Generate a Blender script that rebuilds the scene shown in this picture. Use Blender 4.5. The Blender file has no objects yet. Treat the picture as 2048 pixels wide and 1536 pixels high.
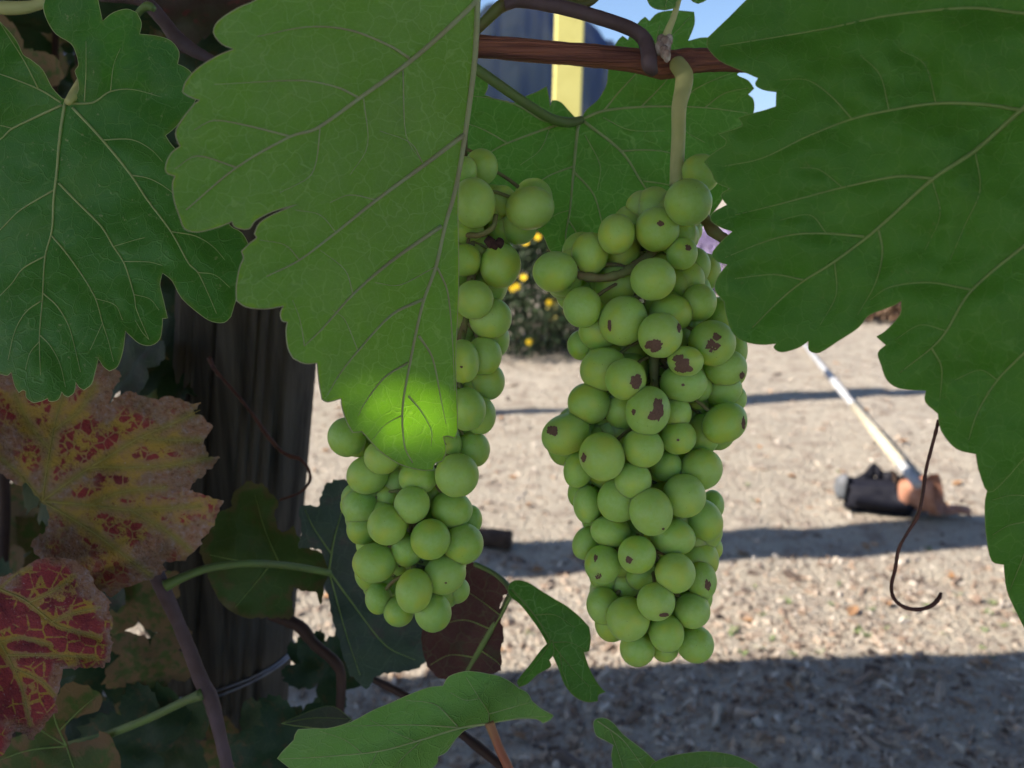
import bpy, bmesh, math, random
import numpy as np
from mathutils import Vector, Matrix, noise
from mathutils.geometry import delaunay_2d_cdt

random.seed(7); np.random.seed(7)
SC = bpy.context.scene
COL = SC.collection

# ------------------------------------------------------------------ camera
FPX = 1750.0                       # focal length in pixels of a 2048 x 1536 frame
PITCH = math.radians(12.5)
CAM = Vector((0, 0, 1.2))
cF = Vector((0, math.cos(PITCH), -math.sin(PITCH)))
cU = Vector((0, math.sin(PITCH), math.cos(PITCH)))
cR = Vector((1, 0, 0))
cam = bpy.data.cameras.new('camera')
cam.sensor_width = 36.0
cam.lens = 36.0 * FPX / 2048.0
cam.clip_start = 0.02
cam.clip_end = 20000
cam.dof.use_dof = True
cam.dof.focus_distance = 0.365
cam.dof.aperture_fstop = 12.5
camo = bpy.data.objects.new('camera', cam)
camo.location = CAM
camo.rotation_euler = (math.pi / 2 - PITCH, 0, 0)
COL.objects.link(camo)
SC.camera = camo

# ------------------------------------------------------------------ light
SUN = Vector((1.0, 0.25, -0.95)).normalized()      # direction the light travels
TO = -SUN
w = bpy.data.worlds.new('World'); SC.world = w; w.use_nodes = True
nt = w.node_tree; nt.nodes.clear()
sky = nt.nodes.new('ShaderNodeTexSky'); sky.sky_type = 'NISHITA'; sky.sun_disc = False
sky.sun_elevation = math.asin(TO.z)
sky.sun_rotation = math.atan2(TO.x, TO.y) % (2 * math.pi)
sky.air_density = 1.0; sky.dust_density = 0.5; sky.ozone_density = 3.5
bg = nt.nodes.new('ShaderNodeBackground'); bg.inputs['Strength'].default_value = 0.076
out = nt.nodes.new('ShaderNodeOutputWorld')
nt.links.new(sky.outputs[0], bg.inputs[0]); nt.links.new(bg.outputs[0], out.inputs[0])
sl = bpy.data.lights.new('sun', 'SUN'); sl.energy = 5.0; sl.angle = math.radians(0.5)
sl.color = (1.0, 0.885, 0.76)
so = bpy.data.objects.new('sun', sl); so.rotation_euler = SUN.to_track_quat('-Z', 'Y').to_euler()
so.location = (-3, -1, 6); COL.objects.link(so)
SC.view_settings.view_transform = 'Standard'; SC.view_settings.look = 'None'
SC.view_settings.exposure = 1.25; SC.view_settings.gamma = 1.0
SC.view_settings.use_curve_mapping = False
SC.render.engine = 'CYCLES'
SC.cycles.max_bounces = 6; SC.cycles.diffuse_bounces = 4; SC.cycles.transmission_bounces = 5; SC.cycles.volume_bounces = 0
SC.cycles.use_adaptive_sampling = True; SC.cycles.adaptive_threshold = 0.02
SC.cycles.use_denoising = True

# ------------------------------------------------------------------ helpers
def P(px, py, d):
    px, py, d = float(px), float(py), float(d)
    return CAM + d * ((px - 1024) / FPX * cR + (768 - py) / FPX * cU + cF)
def ray(px, py):
    return ((px - 1024) / FPX * cR + (768 - py) / FPX * cU + cF)
def G(px, py, z=0.0):
    r = ray(px, py); t = (z - CAM.z) / r.z
    return CAM + t * r

def link(o, parent=None):
    COL.objects.link(o)
    if parent is not None:
        o.parent = parent
        o.matrix_parent_inverse = Matrix.Translation(-WLOC(parent))
    return o
def WLOC(o):
    return Vector(o.get('_w', (0, 0, 0))) if '_w' in o else Vector((0, 0, 0))
ROOTS = {}
def thing(name, label, cat, loc=(0, 0, 0), group=None):
    o = bpy.data.objects.new(name, None)
    o.empty_display_size = 0.02
    o.location = loc
    COL.objects.link(o)
    o['label'] = label; o['category'] = cat
    if group: o['group'] = group
    ROOTS[o.name] = Vector(loc)
    return o
def put(o, parent):
    """parent an object whose transform is already written in world space"""
    COL.objects.link(o)
    if parent is not None:
        o.parent = parent
        base = Matrix.Translation(ROOTS.get(parent.name, Vector((0, 0, 0))))
        o.matrix_parent_inverse = base.inverted()
    return o
def tag(o, label=None, cat=None, group=None, kind=None):
    if label: o['label'] = label
    if cat: o['category'] = cat
    if group: o['group'] = group
    if kind: o['kind'] = kind
    return o

def crom(pts, n=6, closed=False, sharp=None):
    """Catmull-Rom resample of point tuples (any dimension); sharp = set of corner indices"""
    pts = [np.array(p, float) for p in pts]; N = len(pts); res = []
    sharp = sharp or set()
    rng = range(N) if closed else range(N - 1)
    for i in rng:
        p1, p2 = pts[i], pts[(i + 1) % N]
        p0 = pts[i - 1] if (closed or i > 0) else 2 * p1 - p2
        p3 = pts[(i + 2) % N] if (closed or i + 2 < N) else 2 * p2 - p1
        if i in sharp: p0 = 2 * p1 - p2
        if (i + 1) % N in sharp: p3 = 2 * p2 - p1
        m1 = (p2 - p0) * 0.5; m2 = (p3 - p1) * 0.5
        L = np.linalg.norm(p2 - p1)
        for m in (m1, m2):
            l = np.linalg.norm(m)
            if l > L * 1.1 and l > 0: m *= L * 1.1 / l
        for k in range(n):
            t = k / n
            h = ((2*t**3 - 3*t**2 + 1) * p1 + (t**3 - 2*t**2 + t) * m1 +
                 (-2*t**3 + 3*t**2) * p2 + (t**3 - t**2) * m2)
            res.append(h)
    if not closed: res.append(pts[-1])
    return res

class MB:
    def __init__(s): s.v = []; s.f = []; s.m = []
    def tube(s, pts, rad, n=8, cap=True, mat=0, smooth=4):
        pts = [Vector(p) for p in pts]
        if not hasattr(rad, '__len__'): rad = [rad] * len(pts)
        if smooth > 1 and len(pts) > 2:
            q = crom([(p.x, p.y, p.z, r) for p, r in zip(pts, rad)], smooth)
            pts = [Vector(a[:3]) for a in q]; rad = [a[3] for a in q]
        b = len(s.v); up = None
        for i, p in enumerate(pts):
            t = (pts[min(i + 1, len(pts) - 1)] - pts[max(i - 1, 0)])
            if t.length < 1e-9: t = Vector((0, 0, 1))
            t.normalize()
            if up is None:
                up = t.orthogonal().normalized()
            up = (up - t * up.dot(t)).normalized()
            sd = t.cross(up)
            for k in range(n):
                a = 2 * math.pi * k / n
                s.v.append(p + float(rad[i]) * (math.cos(a) * up + math.sin(a) * sd))
        for i in range(len(pts) - 1):
            for k in range(n):
                k2 = (k + 1) % n
                s.f.append((b + i*n + k, b + i*n + k2, b + (i+1)*n + k2, b + (i+1)*n + k)); s.m.append(mat)
        if cap:
            s.f.append(tuple(b + k for k in range(n))[::-1]); s.m.append(mat)
            e = b + (len(pts) - 1) * n
            s.f.append(tuple(e + k for k in range(n))); s.m.append(mat)
    def box(s, c, x, y, z, mat=0):
        """box from centre c and half-axis vectors"""
        b = len(s.v); c = Vector(c)
        for i in (-1, 1):
            for j in (-1, 1):
                for k in (-1, 1): s.v.append(c + i * Vector(x) + j * Vector(y) + k * Vector(z))
        for f in ((0,1,3,2),(4,6,7,5),(0,4,5,1),(2,3,7,6),(0,2,6,4),(1,5,7,3)):
            s.f.append(tuple(b + q for q in f)); s.m.append(mat)
    def poly(s, pts, mat=0):
        b = len(s.v); s.v += [Vector(p) for p in pts]
        s.f.append(tuple(range(b, b + len(pts)))); s.m.append(mat)
    def lathe(s, origin, axis, prof, n=32, mat=0, wob=0.0, close=False):
        """prof = [(h along axis, radius)]"""
        axis = Vector(axis).normalized(); u = axis.orthogonal().normalized(); v = axis.cross(u)
        b = len(s.v)
        for (h, r) in prof:
            for k in range(n):
                a = 2*math.pi*k/n
                rr = r * (1 + wob * noise.noise((math.cos(a)*1.5, math.sin(a)*1.5, h*20)))
                s.v.append(Vector(origin) + axis*h + rr*(math.cos(a)*u + math.sin(a)*v))
        for i in range(len(prof) - 1):
            for k in range(n):
                k2 = (k+1) % n
                s.f.append((b+i*n+k, b+i*n+k2, b+(i+1)*n+k2, b+(i+1)*n+k)); s.m.append(mat)
    def mesh(s, name, mats, smooth=True):
        me = bpy.data.meshes.new(name)
        me.from_pydata([tuple(v) for v in s.v], [], s.f)
        for m in (mats if isinstance(mats, (list, tuple)) else [mats]): me.materials.append(m)
        me.polygons.foreach_set('material_index', s.m)
        me.polygons.foreach_set('use_smooth', [smooth] * len(s.f))
        me.update()
        return me
    def build(s, name, mats, parent=None, smooth=True):
        return put(bpy.data.objects.new(name, s.mesh(name, mats, smooth)), parent)

# ------------------------------------------------------------------ materials
class NT:
    def __init__(s, name):
        s.mat = bpy.data.materials.new(name); s.mat.use_nodes = True
        s.t = s.mat.node_tree; s.t.nodes.clear()
        s.out = s.t.nodes.new('ShaderNodeOutputMaterial')
    def n(s, typ, **kw):
        nd = s.t.nodes.new('ShaderNode' + typ)
        for k, v in kw.items():
            if k.startswith('i_'):
                key = k[2:]; key = int(key) if key.isdigit() else key.replace('_', ' ')
                s.set(nd.inputs[key], v)
            else: setattr(nd, k, v)
        return nd
    def set(s, inp, v):
        if isinstance(v, bpy.types.NodeSocket): s.t.links.new(v, inp)
        elif isinstance(v, tuple) and len(v) == 3 and inp.type == 'RGBA': inp.default_value = (*v, 1)
        else: inp.default_value = v
    def noise(s, vec, scale, detail=4, rough=0.55, dist=0.0):
        nd = s.n('TexNoise', i_Vector=vec, i_Scale=scale, i_Detail=detail, i_Roughness=rough, i_Distortion=dist)
        return nd.outputs['Fac']
    def vor(s, vec, scale, feature='DISTANCE_TO_EDGE', rnd=1.0):
        nd = s.n('TexVoronoi', feature=feature, i_Vector=vec, i_Scale=scale, i_Randomness=rnd)
        return nd.outputs['Distance']
    def rng(s, x, a, b, c=0.0, d=1.0, smooth=True):
        nd = s.n('MapRange', i_Value=x)
        nd.interpolation_type = 'SMOOTHSTEP' if smooth else 'LINEAR'
        nd.inputs['From Min'].default_value = a; nd.inputs['From Max'].default_value = b
        nd.inputs['To Min'].default_value = c; nd.inputs['To Max'].default_value = d
        return nd.outputs['Result']
    def mix(s, f, a, b, mode='MIX'):
        nd = s.n('Mix', data_type='RGBA', blend_type=mode)
        s.set(nd.inputs[0], f); s.set(nd.inputs[6], a); s.set(nd.inputs[7], b)
        return nd.outputs[2]
    def math(s, op, a, b=0.0, c=0.0):
        nd = s.n('Math', operation=op); s.set(nd.inputs[0], a); s.set(nd.inputs[1], b); s.set(nd.inputs[2], c)
        return nd.outputs[0]
    def bump(s, h, strength=0.3, dist=0.01):
        nd = s.n('Bump', i_Height=h, i_Strength=strength, i_Distance=dist)
        return nd.outputs[0]
    def bsdf(s, col, rough=0.5, spec=0.4, normal=None, **kw):
        nd = s.n('BsdfPrincipled')
        s.set(nd.inputs['Base Color'], col); s.set(nd.inputs['Roughness'], rough)
        s.set(nd.inputs['Specular IOR Level'], spec)
        if normal is not None: s.set(nd.inputs['Normal'], normal)
        for k, v in kw.items(): s.set(nd.inputs[k.replace('_', ' ')], v)
        return nd.outputs[0]
    def mixs(s, f, a, b):
        nd = s.n('MixShader'); s.set(nd.inputs[0], f); s.set(nd.inputs[1], a); s.set(nd.inputs[2], b)
        return nd.outputs[0]
    def done(s, sh, disp=None):
        s.t.links.new(sh, s.out.inputs['Surface'])
        return s.mat
    def uv(s): return s.n('TexCoord').outputs['UV']
    def obj(s): return s.n('TexCoord').outputs['Object']
    def pos(s): return s.n('NewGeometry').outputs['Position']
    def attr(s, name): return s.n('Attribute', attribute_name=name).outputs['Fac']

def leaf_mat(name, c1, c2, trans, net=(0.2, 0.3, 0.12), netf=0.25, tf=0.35, rough=0.5, spec=0.35,
             specks=None, rimcol=None, blotch=None, bumpf=0.35, fuzz=0.0):
    m = NT(name); uv = m.uv()
    a = m.noise(uv, 0.9, 3); b = m.noise(uv, 9.0, 4)
    col = m.mix(m.rng(a, 0.32, 0.68), c1, c2)
    col = m.mix(m.rng(b, 0.35, 0.75, 0, 0.22), col, (c1[0]*1.7, c1[1]*1.5, c1[2]*1.5))
    wv = m.n('VectorMath', operation='ADD')
    dn = m.n('TexNoise', i_Vector=uv, i_Scale=2.5, i_Detail=2)
    sc = m.n('VectorMath', operation='SCALE'); m.set(sc.inputs[0], dn.outputs['Color']); sc.inputs['Scale'].default_value = 0.35
    m.set(wv.inputs[0], uv); m.set(wv.inputs[1], sc.outputs[0]); wuv = wv.outputs[0]
    e1 = m.vor(wuv, 2.6); e2 = m.vor(wuv, 7.5)
    l1 = m.rng(e1, 0.0, 0.045, 1, 0); l2 = m.rng(e2, 0.0, 0.07, 0.45, 0)
    ln = m.math('MAXIMUM', l1, l2)
    col = m.mix(m.math('MULTIPLY', ln, netf), col, net)
    if blotch:
        k = m.rng(m.noise(uv, 1.6, 5, 0.7), 0.55, 0.63)
        col = m.mix(m.math('MULTIPLY', k, blotch[1]), col, blotch[0])
    if specks:
        k = m.rng(m.noise(uv, 6.0, 5, 0.72), 0.615, 0.645)
        k2 = m.rng(m.noise(uv, 0.8, 2), 0.45, 0.6)
        col = m.mix(m.math('MULTIPLY', m.math('MULTIPLY', k, k2), specks[1]), col, specks[0])
    if rimcol:
        rim = m.attr('rim')
        rn = m.math('ADD', rim, m.rng(m.noise(uv, 3.0, 4), 0.3, 0.7, -rimcol[1], rimcol[1], False))
        col = m.mix(m.rng(rn, 0.0, rimcol[1], rimcol[2], 0), col, rimcol[0])
    hb = m.math('ADD', m.math('MULTIPLY', ln, 0.6), m.math('MULTIPLY', m.noise(uv, 30, 3), 0.5))
    nm = m.bump(hb, bumpf, 0.0008)
    sh = m.bsdf(col, rough, spec, nm, Sheen_Weight=fuzz, Sheen_Roughness=0.6)
    tcol = m.mix(m.math('MULTIPLY', ln, 0.35), trans, (trans[0]*1.3+.1, trans[1]*1.2+.05, trans[2]+.06))
    tr = m.n('BsdfTranslucent', i_Color=tcol, i_Normal=nm).outputs[0]
    return m.done(m.mixs(tf, sh, tr))

def autumn_mat(name, red=0.5, brown=60, yellow=(0.34, 0.235, 0.045), redc=(0.17, 0.018, 0.04), dry=(0.20, 0.14, 0.115),
               green=(0.20, 0.20, 0.05), shift=0.0, veinw=13, patch=2.6):
    """turning leaf: yellow along the veins, red cells between them, dry grey-brown margin"""
    m = NT(name); uv = m.uv()
    mp = m.n('Mapping', i_Vector=uv); mp.inputs['Location'].default_value = (shift, shift*0.7, shift); uv = mp.outputs[0]
    vd = m.attr('vd'); rim = m.attr('rim')
    n1 = m.noise(uv, 1.1, 4, 0.6); n2 = m.noise(uv, patch, 5, 0.65); n3 = m.noise(uv, 8.5, 5, 0.68); n5 = m.noise(uv, 34, 3, 0.7)
    col = m.mix(m.rng(n2, 0.35, 0.65), yellow, (yellow[0]*0.8, yellow[1]*0.72, yellow[2]*2.2))
    col = m.mix(m.rng(n3, 0.5, 0.7, 0, 0.25), col, (0.24, 0.17, 0.08))
    cell = m.vor(uv, patch*1.5)                                  # cells bounded by the smaller veins
    rk = m.math('ADD', m.math('ADD', n2, m.math('MULTIPLY', n3, 0.35)), m.rng(vd, 2, veinw*1.7, -0.35, 0.02))
    rk = m.math('ADD', rk, m.rng(cell, 0.01, 0.09, -0.22, 0.0))
    rk = m.rng(rk, 0.80 - red*0.32, 0.87 - red*0.32)
    rc = m.mix(m.rng(n5, .3, .7), redc, (redc[0]*1.6, redc[1]*2.0, redc[2]*0.9))
    rc = m.mix(m.rng(n1, .45, .65, 0, .6), rc, (0.07, 0.012, 0.03))
    col = m.mix(rk, col, rc)
    bk = m.math('SUBTRACT', rim, m.rng(n1, 0.3, 0.7, -brown*.5, brown*1.8, False))
    bk = m.rng(bk, -brown*0.5, brown*0.4, 1, 0)
    dc = m.mix(m.rng(n2, 0.35, 0.65), dry, (dry[0]*1.2, dry[1]*0.95, dry[2]*0.7))
    dc = m.mix(m.rng(n3, 0.46, 0.70, 0, .7), dc, (0.28, 0.25, 0.27))
    dc = m.mix(m.rng(n3, 0.32, 0.46, 0.85, 0), dc, (0.085, 0.04, 0.04))
    col = m.mix(m.math('MULTIPLY', bk, .92), col, dc)
    col = m.mix(m.rng(vd, 0, veinw, 0.7, 0), col, green)
    fk = m.rng(m.noise(uv, 7, 5, 0.75), 0.60, 0.66)
    col = m.mix(m.math('MULTIPLY', fk, 0.7), col, (0.06, 0.014, 0.03))
    wk = m.rng(m.noise(uv, 21, 3, 0.8), 0.64, 0.72)
    col = m.mix(m.math('MULTIPLY', wk, m.rng(n1, .42, .58)), col, (0.46, 0.44, 0.50))
    nm = m.bump(m.math('ADD', n2, m.math('MULTIPLY', n3, 0.8)), 0.8, 0.003)
    sh = m.bsdf(col, 0.75, 0.15, nm)
    tr = m.n('BsdfTranslucent', i_Color=m.mix(0.5, col, (0.35, 0.2, 0.03)), i_Normal=nm).outputs[0]
    return m.done(m.mixs(0.2, sh, tr))

def plain(name, c1, c2, scale=20, rough=0.6, spec=0.3, bumpf=0.3, bd=0.002, stretch=None, detail=4, metallic=0.0, coord='obj', trans=0.0):
    m = NT(name); v = m.obj() if coord == 'obj' else m.pos()
    if stretch:
        mp = m.n('Mapping', i_Vector=v); mp.inputs['Scale'].default_value = stretch; v = mp.outputs[0]
    a = m.noise(v, scale, detail); b = m.noise(v, scale*4, 3)
    col = m.mix(m.rng(a, 0.3, 0.7), c1, c2)
    nm = m.bump(m.math('ADD', a, m.math('MULTIPLY', b, 0.4)), bumpf, bd)
    sh = m.bsdf(col, rough, spec, nm, Metallic=metallic)
    if trans: sh = m.mixs(trans, sh, m.n('BsdfTranslucent', i_Color=col).outputs[0])
    return m.done(sh)

M = {}
M['leaf_under'] = leaf_mat('leaf_underside', (0.058, 0.112, 0.052), (0.090, 0.142, 0.084), (0.36, 0.88, 0.012),
                           net=(0.24, 0.34, 0.22), netf=0.38, tf=0.43, rough=0.6, spec=0.25, bumpf=0.3, fuzz=0.1,
                           specks=((0.03, 0.025, 0.02), 0.85), rimcol=((0.16, 0.24, 0.04), 7, 0.8))
M['leaf_top'] = leaf_mat('leaf_upper_side', (0.028, 0.098, 0.022), (0.040, 0.125, 0.025), (0.12, 0.50, 0.02),
                         net=(0.10, 0.20, 0.07), netf=0.5, tf=0.24, rough=0.45, spec=0.4,
                         specks=((0.26, 0.27, 0.15), 0.85), rimcol=((0.10, 0.17, 0.03), 8, 0.7))
M['leaf_top_dark'] = leaf_mat('leaf_upper_side_deep', (0.034, 0.102, 0.016), (0.046, 0.125, 0.020), (0.15, 0.50, 0.02),
                         net=(0.085, 0.18, 0.05), netf=0.5, tf=0.28, rough=0.52, spec=0.28,
                         specks=((0.18, 0.13, 0.07), 0.35), rimcol=((0.08, 0.16, 0.03), 6, 0.6))
M['leaf_back'] = leaf_mat('leaf_underside_spotted', (0.075, 0.165, 0.05), (0.085, 0.175, 0.065), (0.15, 0.52, 0.03),
                          net=(0.24, 0.36, 0.17), netf=0.55, tf=0.42, rough=0.6, spec=0.25,
                          blotch=((0.05, 0.035, 0.02), 0.35), rimcol=((0.12, 0.2, 0.05), 6, 0.7))
M['leaf_young'] = leaf_mat('leaf_young_underside', (0.13, 0.26, 0.075), (0.15, 0.28, 0.10), (0.22, 0.60, 0.05),
                           net=(0.22, 0.36, 0.15), netf=0.28, tf=0.42, rough=0.6, spec=0.25, bumpf=0.6, fuzz=0.15)
M['leaf_blue'] = leaf_mat('leaf_bluish_underside', (0.034, 0.058, 0.038), (0.045, 0.052, 0.055), (0.04, 0.12, 0.03),  # dark bluish green with faint purple blotches
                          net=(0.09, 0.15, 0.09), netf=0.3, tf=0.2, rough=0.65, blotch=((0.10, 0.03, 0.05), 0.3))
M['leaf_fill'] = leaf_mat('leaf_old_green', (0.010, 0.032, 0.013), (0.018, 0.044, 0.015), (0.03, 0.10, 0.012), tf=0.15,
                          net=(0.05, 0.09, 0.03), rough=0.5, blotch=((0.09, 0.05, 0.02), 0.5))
M['leaf_brownish'] = leaf_mat('leaf_turning', (0.04, 0.075, 0.015), (0.06, 0.085, 0.02), (0.09, 0.16, 0.02), tf=0.22,
                          net=(0.07, 0.1, 0.03), rough=0.6, blotch=((0.13, 0.065, 0.03), 0.8), rimcol=((0.16, 0.09, 0.05), 40, 0.9))
M['leaf_dull'] = leaf_mat('leaf_dull_green', (0.035, 0.075, 0.018), (0.05, 0.085, 0.022), (0.09, 0.2, 0.02), tf=0.22, net=(0.08, 0.12, 0.04), rough=0.6, blotch=((0.10, 0.055, 0.03), 0.5), rimcol=((0.12, 0.07, 0.04), 14, 0.8))
M['leaf_red'] = leaf_mat('leaf_dark_red', (0.030, 0.009, 0.011), (0.04, 0.016, 0.015), (0.12, 0.02, 0.015), tf=0.2,
                         net=(0.045, 0.075, 0.03), rough=0.6, netf=0.6, blotch=((0.02, 0.035, 0.015), 0.8))
M['leaf_fill_red'] = leaf_mat('leaf_old_reddish', (0.03, 0.018, 0.012), (0.03, 0.035, 0.014), (0.08, 0.03, 0.015), tf=0.15, net=(0.05, 0.05, 0.03), rough=0.6, blotch=((0.10, 0.02, 0.02), 0.8))
M['autumn'] = autumn_mat('leaf_autumn_yellow', red=0.55, brown=78, patch=3.0)
M['autumn_red'] = autumn_mat('leaf_autumn_crimson', red=1.0, brown=26, shift=3.7, redc=(0.19, 0.025, 0.055), green=(0.27, 0.23, 0.07), veinw=6, patch=2.2)
M['vein_pale'] = plain('vein_pale', (0.46, 0.55, 0.26), (0.40, 0.50, 0.22), 150, 0.55, trans=.35)
M['vein_under'] = plain('vein_underside', (0.52, 0.60, 0.36), (0.48, 0.47, 0.30), 60, 0.6, trans=.55)
M['vein_dim'] = plain('vein_dim', (0.27, 0.38, 0.12), (0.22, 0.33, 0.10), 90, 0.6, trans=.3)
M['vein_autumn'] = plain('vein_autumn', (0.30, 0.25, 0.05), (0.22, 0.2, 0.06), 90, 0.6)
M['cane'] = plain('cane_bark', (0.30, 0.115, 0.070), (0.085, 0.032, 0.030), 90, 0.55, 0.3, 0.9, 0.003, stretch=(0.05, 3, 3))
M['cane_grey'] = plain('cane_bark_grey', (0.10, 0.07, 0.08), (0.07, 0.045, 0.045), 60, 0.65)
M['cane_dark'] = plain('cane_bark_dark', (0.045, 0.024, 0.018), (0.028, 0.015, 0.012), 60, 0.65)
M['cane_green'] = plain('green_shoot', (0.10, 0.14, 0.03), (0.10, 0.075, 0.03), 45, 0.5)
M['petiole'] = plain('petiole', (0.115, 0.19, 0.05), (0.10, 0.145, 0.05), 40, 0.5)
M['petiole_red'] = plain('petiole_flushed', (0.30, 0.10, 0.055), (0.22, 0.20, 0.07), 28, 0.5)
M['peduncle'] = plain('peduncle', (0.66, 0.66, 0.32), (0.56, 0.60, 0.26), 50, 0.5, trans=.35)
M['rachis'] = plain('rachis', (0.16, 0.12, 0.055), (0.17, 0.20, 0.07), 120, 0.6)
M['bud'] = plain('woolly_bud', (0.5, 0.45, 0.40), (0.22, 0.15, 0.12), 250, 0.9)
M['tendril'] = plain('tendril_dry', (0.085, 0.032, 0.022), (0.05, 0.02, 0.016), 200, 0.5)

# ------------------------------------------------------------------ leaves
def seg_dist(pts, segs):
    """distance of each point (n,2) to the nearest of segments (m,4), chunked"""
    outd = np.full(len(pts), 1e9)
    for x0, y0, x1, y1 in segs:
        d = np.array([x1 - x0, y1 - y0]); L2 = max(d @ d, 1e-9)
        t = np.clip(((pts[:, 0]-x0)*d[0] + (pts[:, 1]-y0)*d[1]) / L2, 0, 1)
        q = np.hypot(pts[:, 0]-x0-t*d[0], pts[:, 1]-y0-t*d[1])
        np.minimum(outd, q, out=outd)
    return outd

def inside(poly, pts):
    x, y = pts[:, 0], pts[:, 1]; r = np.zeros(len(pts), bool)
    n = len(poly); j = n - 1
    for i in range(n):
        xi, yi = poly[i]; xj, yj = poly[j]
        if yi != yj:
            c = ((yi > y) != (yj > y)) & (x < (xj-xi)*(y-yi)/(yj-yi)+xi)
            r ^= c
        j = i
    return r

def lamina2d(outline, step, sub=3, rag=0.0, extra=None):
    sharp = {i for i, p in enumerate(outline) if len(p) > 2}
    ol = np.array(crom([p[:2] for p in outline], sub, True, sharp))
    if rag:
        ol = ol + np.array([[noise.noise((a*.11, b*.11, 3))*rag + noise.noise((a*.31, b*.31, 8))*rag*.7, noise.noise((a*.11, b*.11, 7))*rag + noise.noise((a*.31, b*.31, 1))*rag*.7] for a, b in ol])
    # drop near duplicates
    keep = [0]
    for i in range(1, len(ol)):
        if np.hypot(*(ol[i]-ol[keep[-1]])) > 0.8: keep.append(i)
    ol = ol[keep]
    osegs = [(*ol[i], *ol[(i+1) % len(ol)]) for i in range(len(ol))]
    mn, mx = ol.min(0), ol.max(0)
    xs = np.arange(mn[0], mx[0], step); ys = np.arange(mn[1], mx[1], step*0.87)
    gx, gy = np.meshgrid(xs, ys); gx[1::2] += step/2
    g = np.stack([gx.ravel(), gy.ravel()], 1) + np.random.uniform(-.15, .15, (gx.size, 2))*step
    g = g[inside(ol, g)]
    g = g[seg_dist(g, osegs) > step*0.55]
    if extra is not None and len(extra):
        ex = [extra[0]]
        for q in extra[1:]:
            if np.min(np.hypot(*(np.array(ex)-q).T)) > 3.0: ex.append(q)
        ex = np.array(ex); ex = ex[inside(ol, ex)]; ex = ex[seg_dist(ex, osegs) > 2.5]
        dmin = np.array([np.min(np.hypot(ex[:, 0]-q[0], ex[:, 1]-q[1])) for q in g])
        g = np.vstack([g[dmin > step*0.45], ex])
    V = [Vector(p) for p in np.vstack([ol, g])]
    vs, es, fs, *_ = delaunay_2d_cdt(V, [], [list(range(len(ol)))], 1, 1e-5)
    V2 = np.array([tuple(v) for v in vs])
    return V2, [tuple(f) for f in fs], ol, osegs

def fit_depth(anchors):
    a = np.array(anchors, float); x = (a[:, 0]-1000)/500; y = (a[:, 1]-800)/500
    if len(a) >= 6: A = np.stack([np.ones_like(x), x, y, x*x, x*y, y*y], 1)
    else: A = np.stack([np.ones_like(x), x, y], 1)
    c = np.linalg.lstsq(A, a[:, 2], rcond=None)[0]
    def fn(px, py):
        x = (np.asarray(px, float)-1000)/500; y = (np.asarray(py, float)-800)/500
        r = c[0] + c[1]*x + c[2]*y
        if len(c) > 3: r = r + c[3]*x*x + c[4]*x*y + c[5]*y*y
        return r
    return fn

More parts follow.
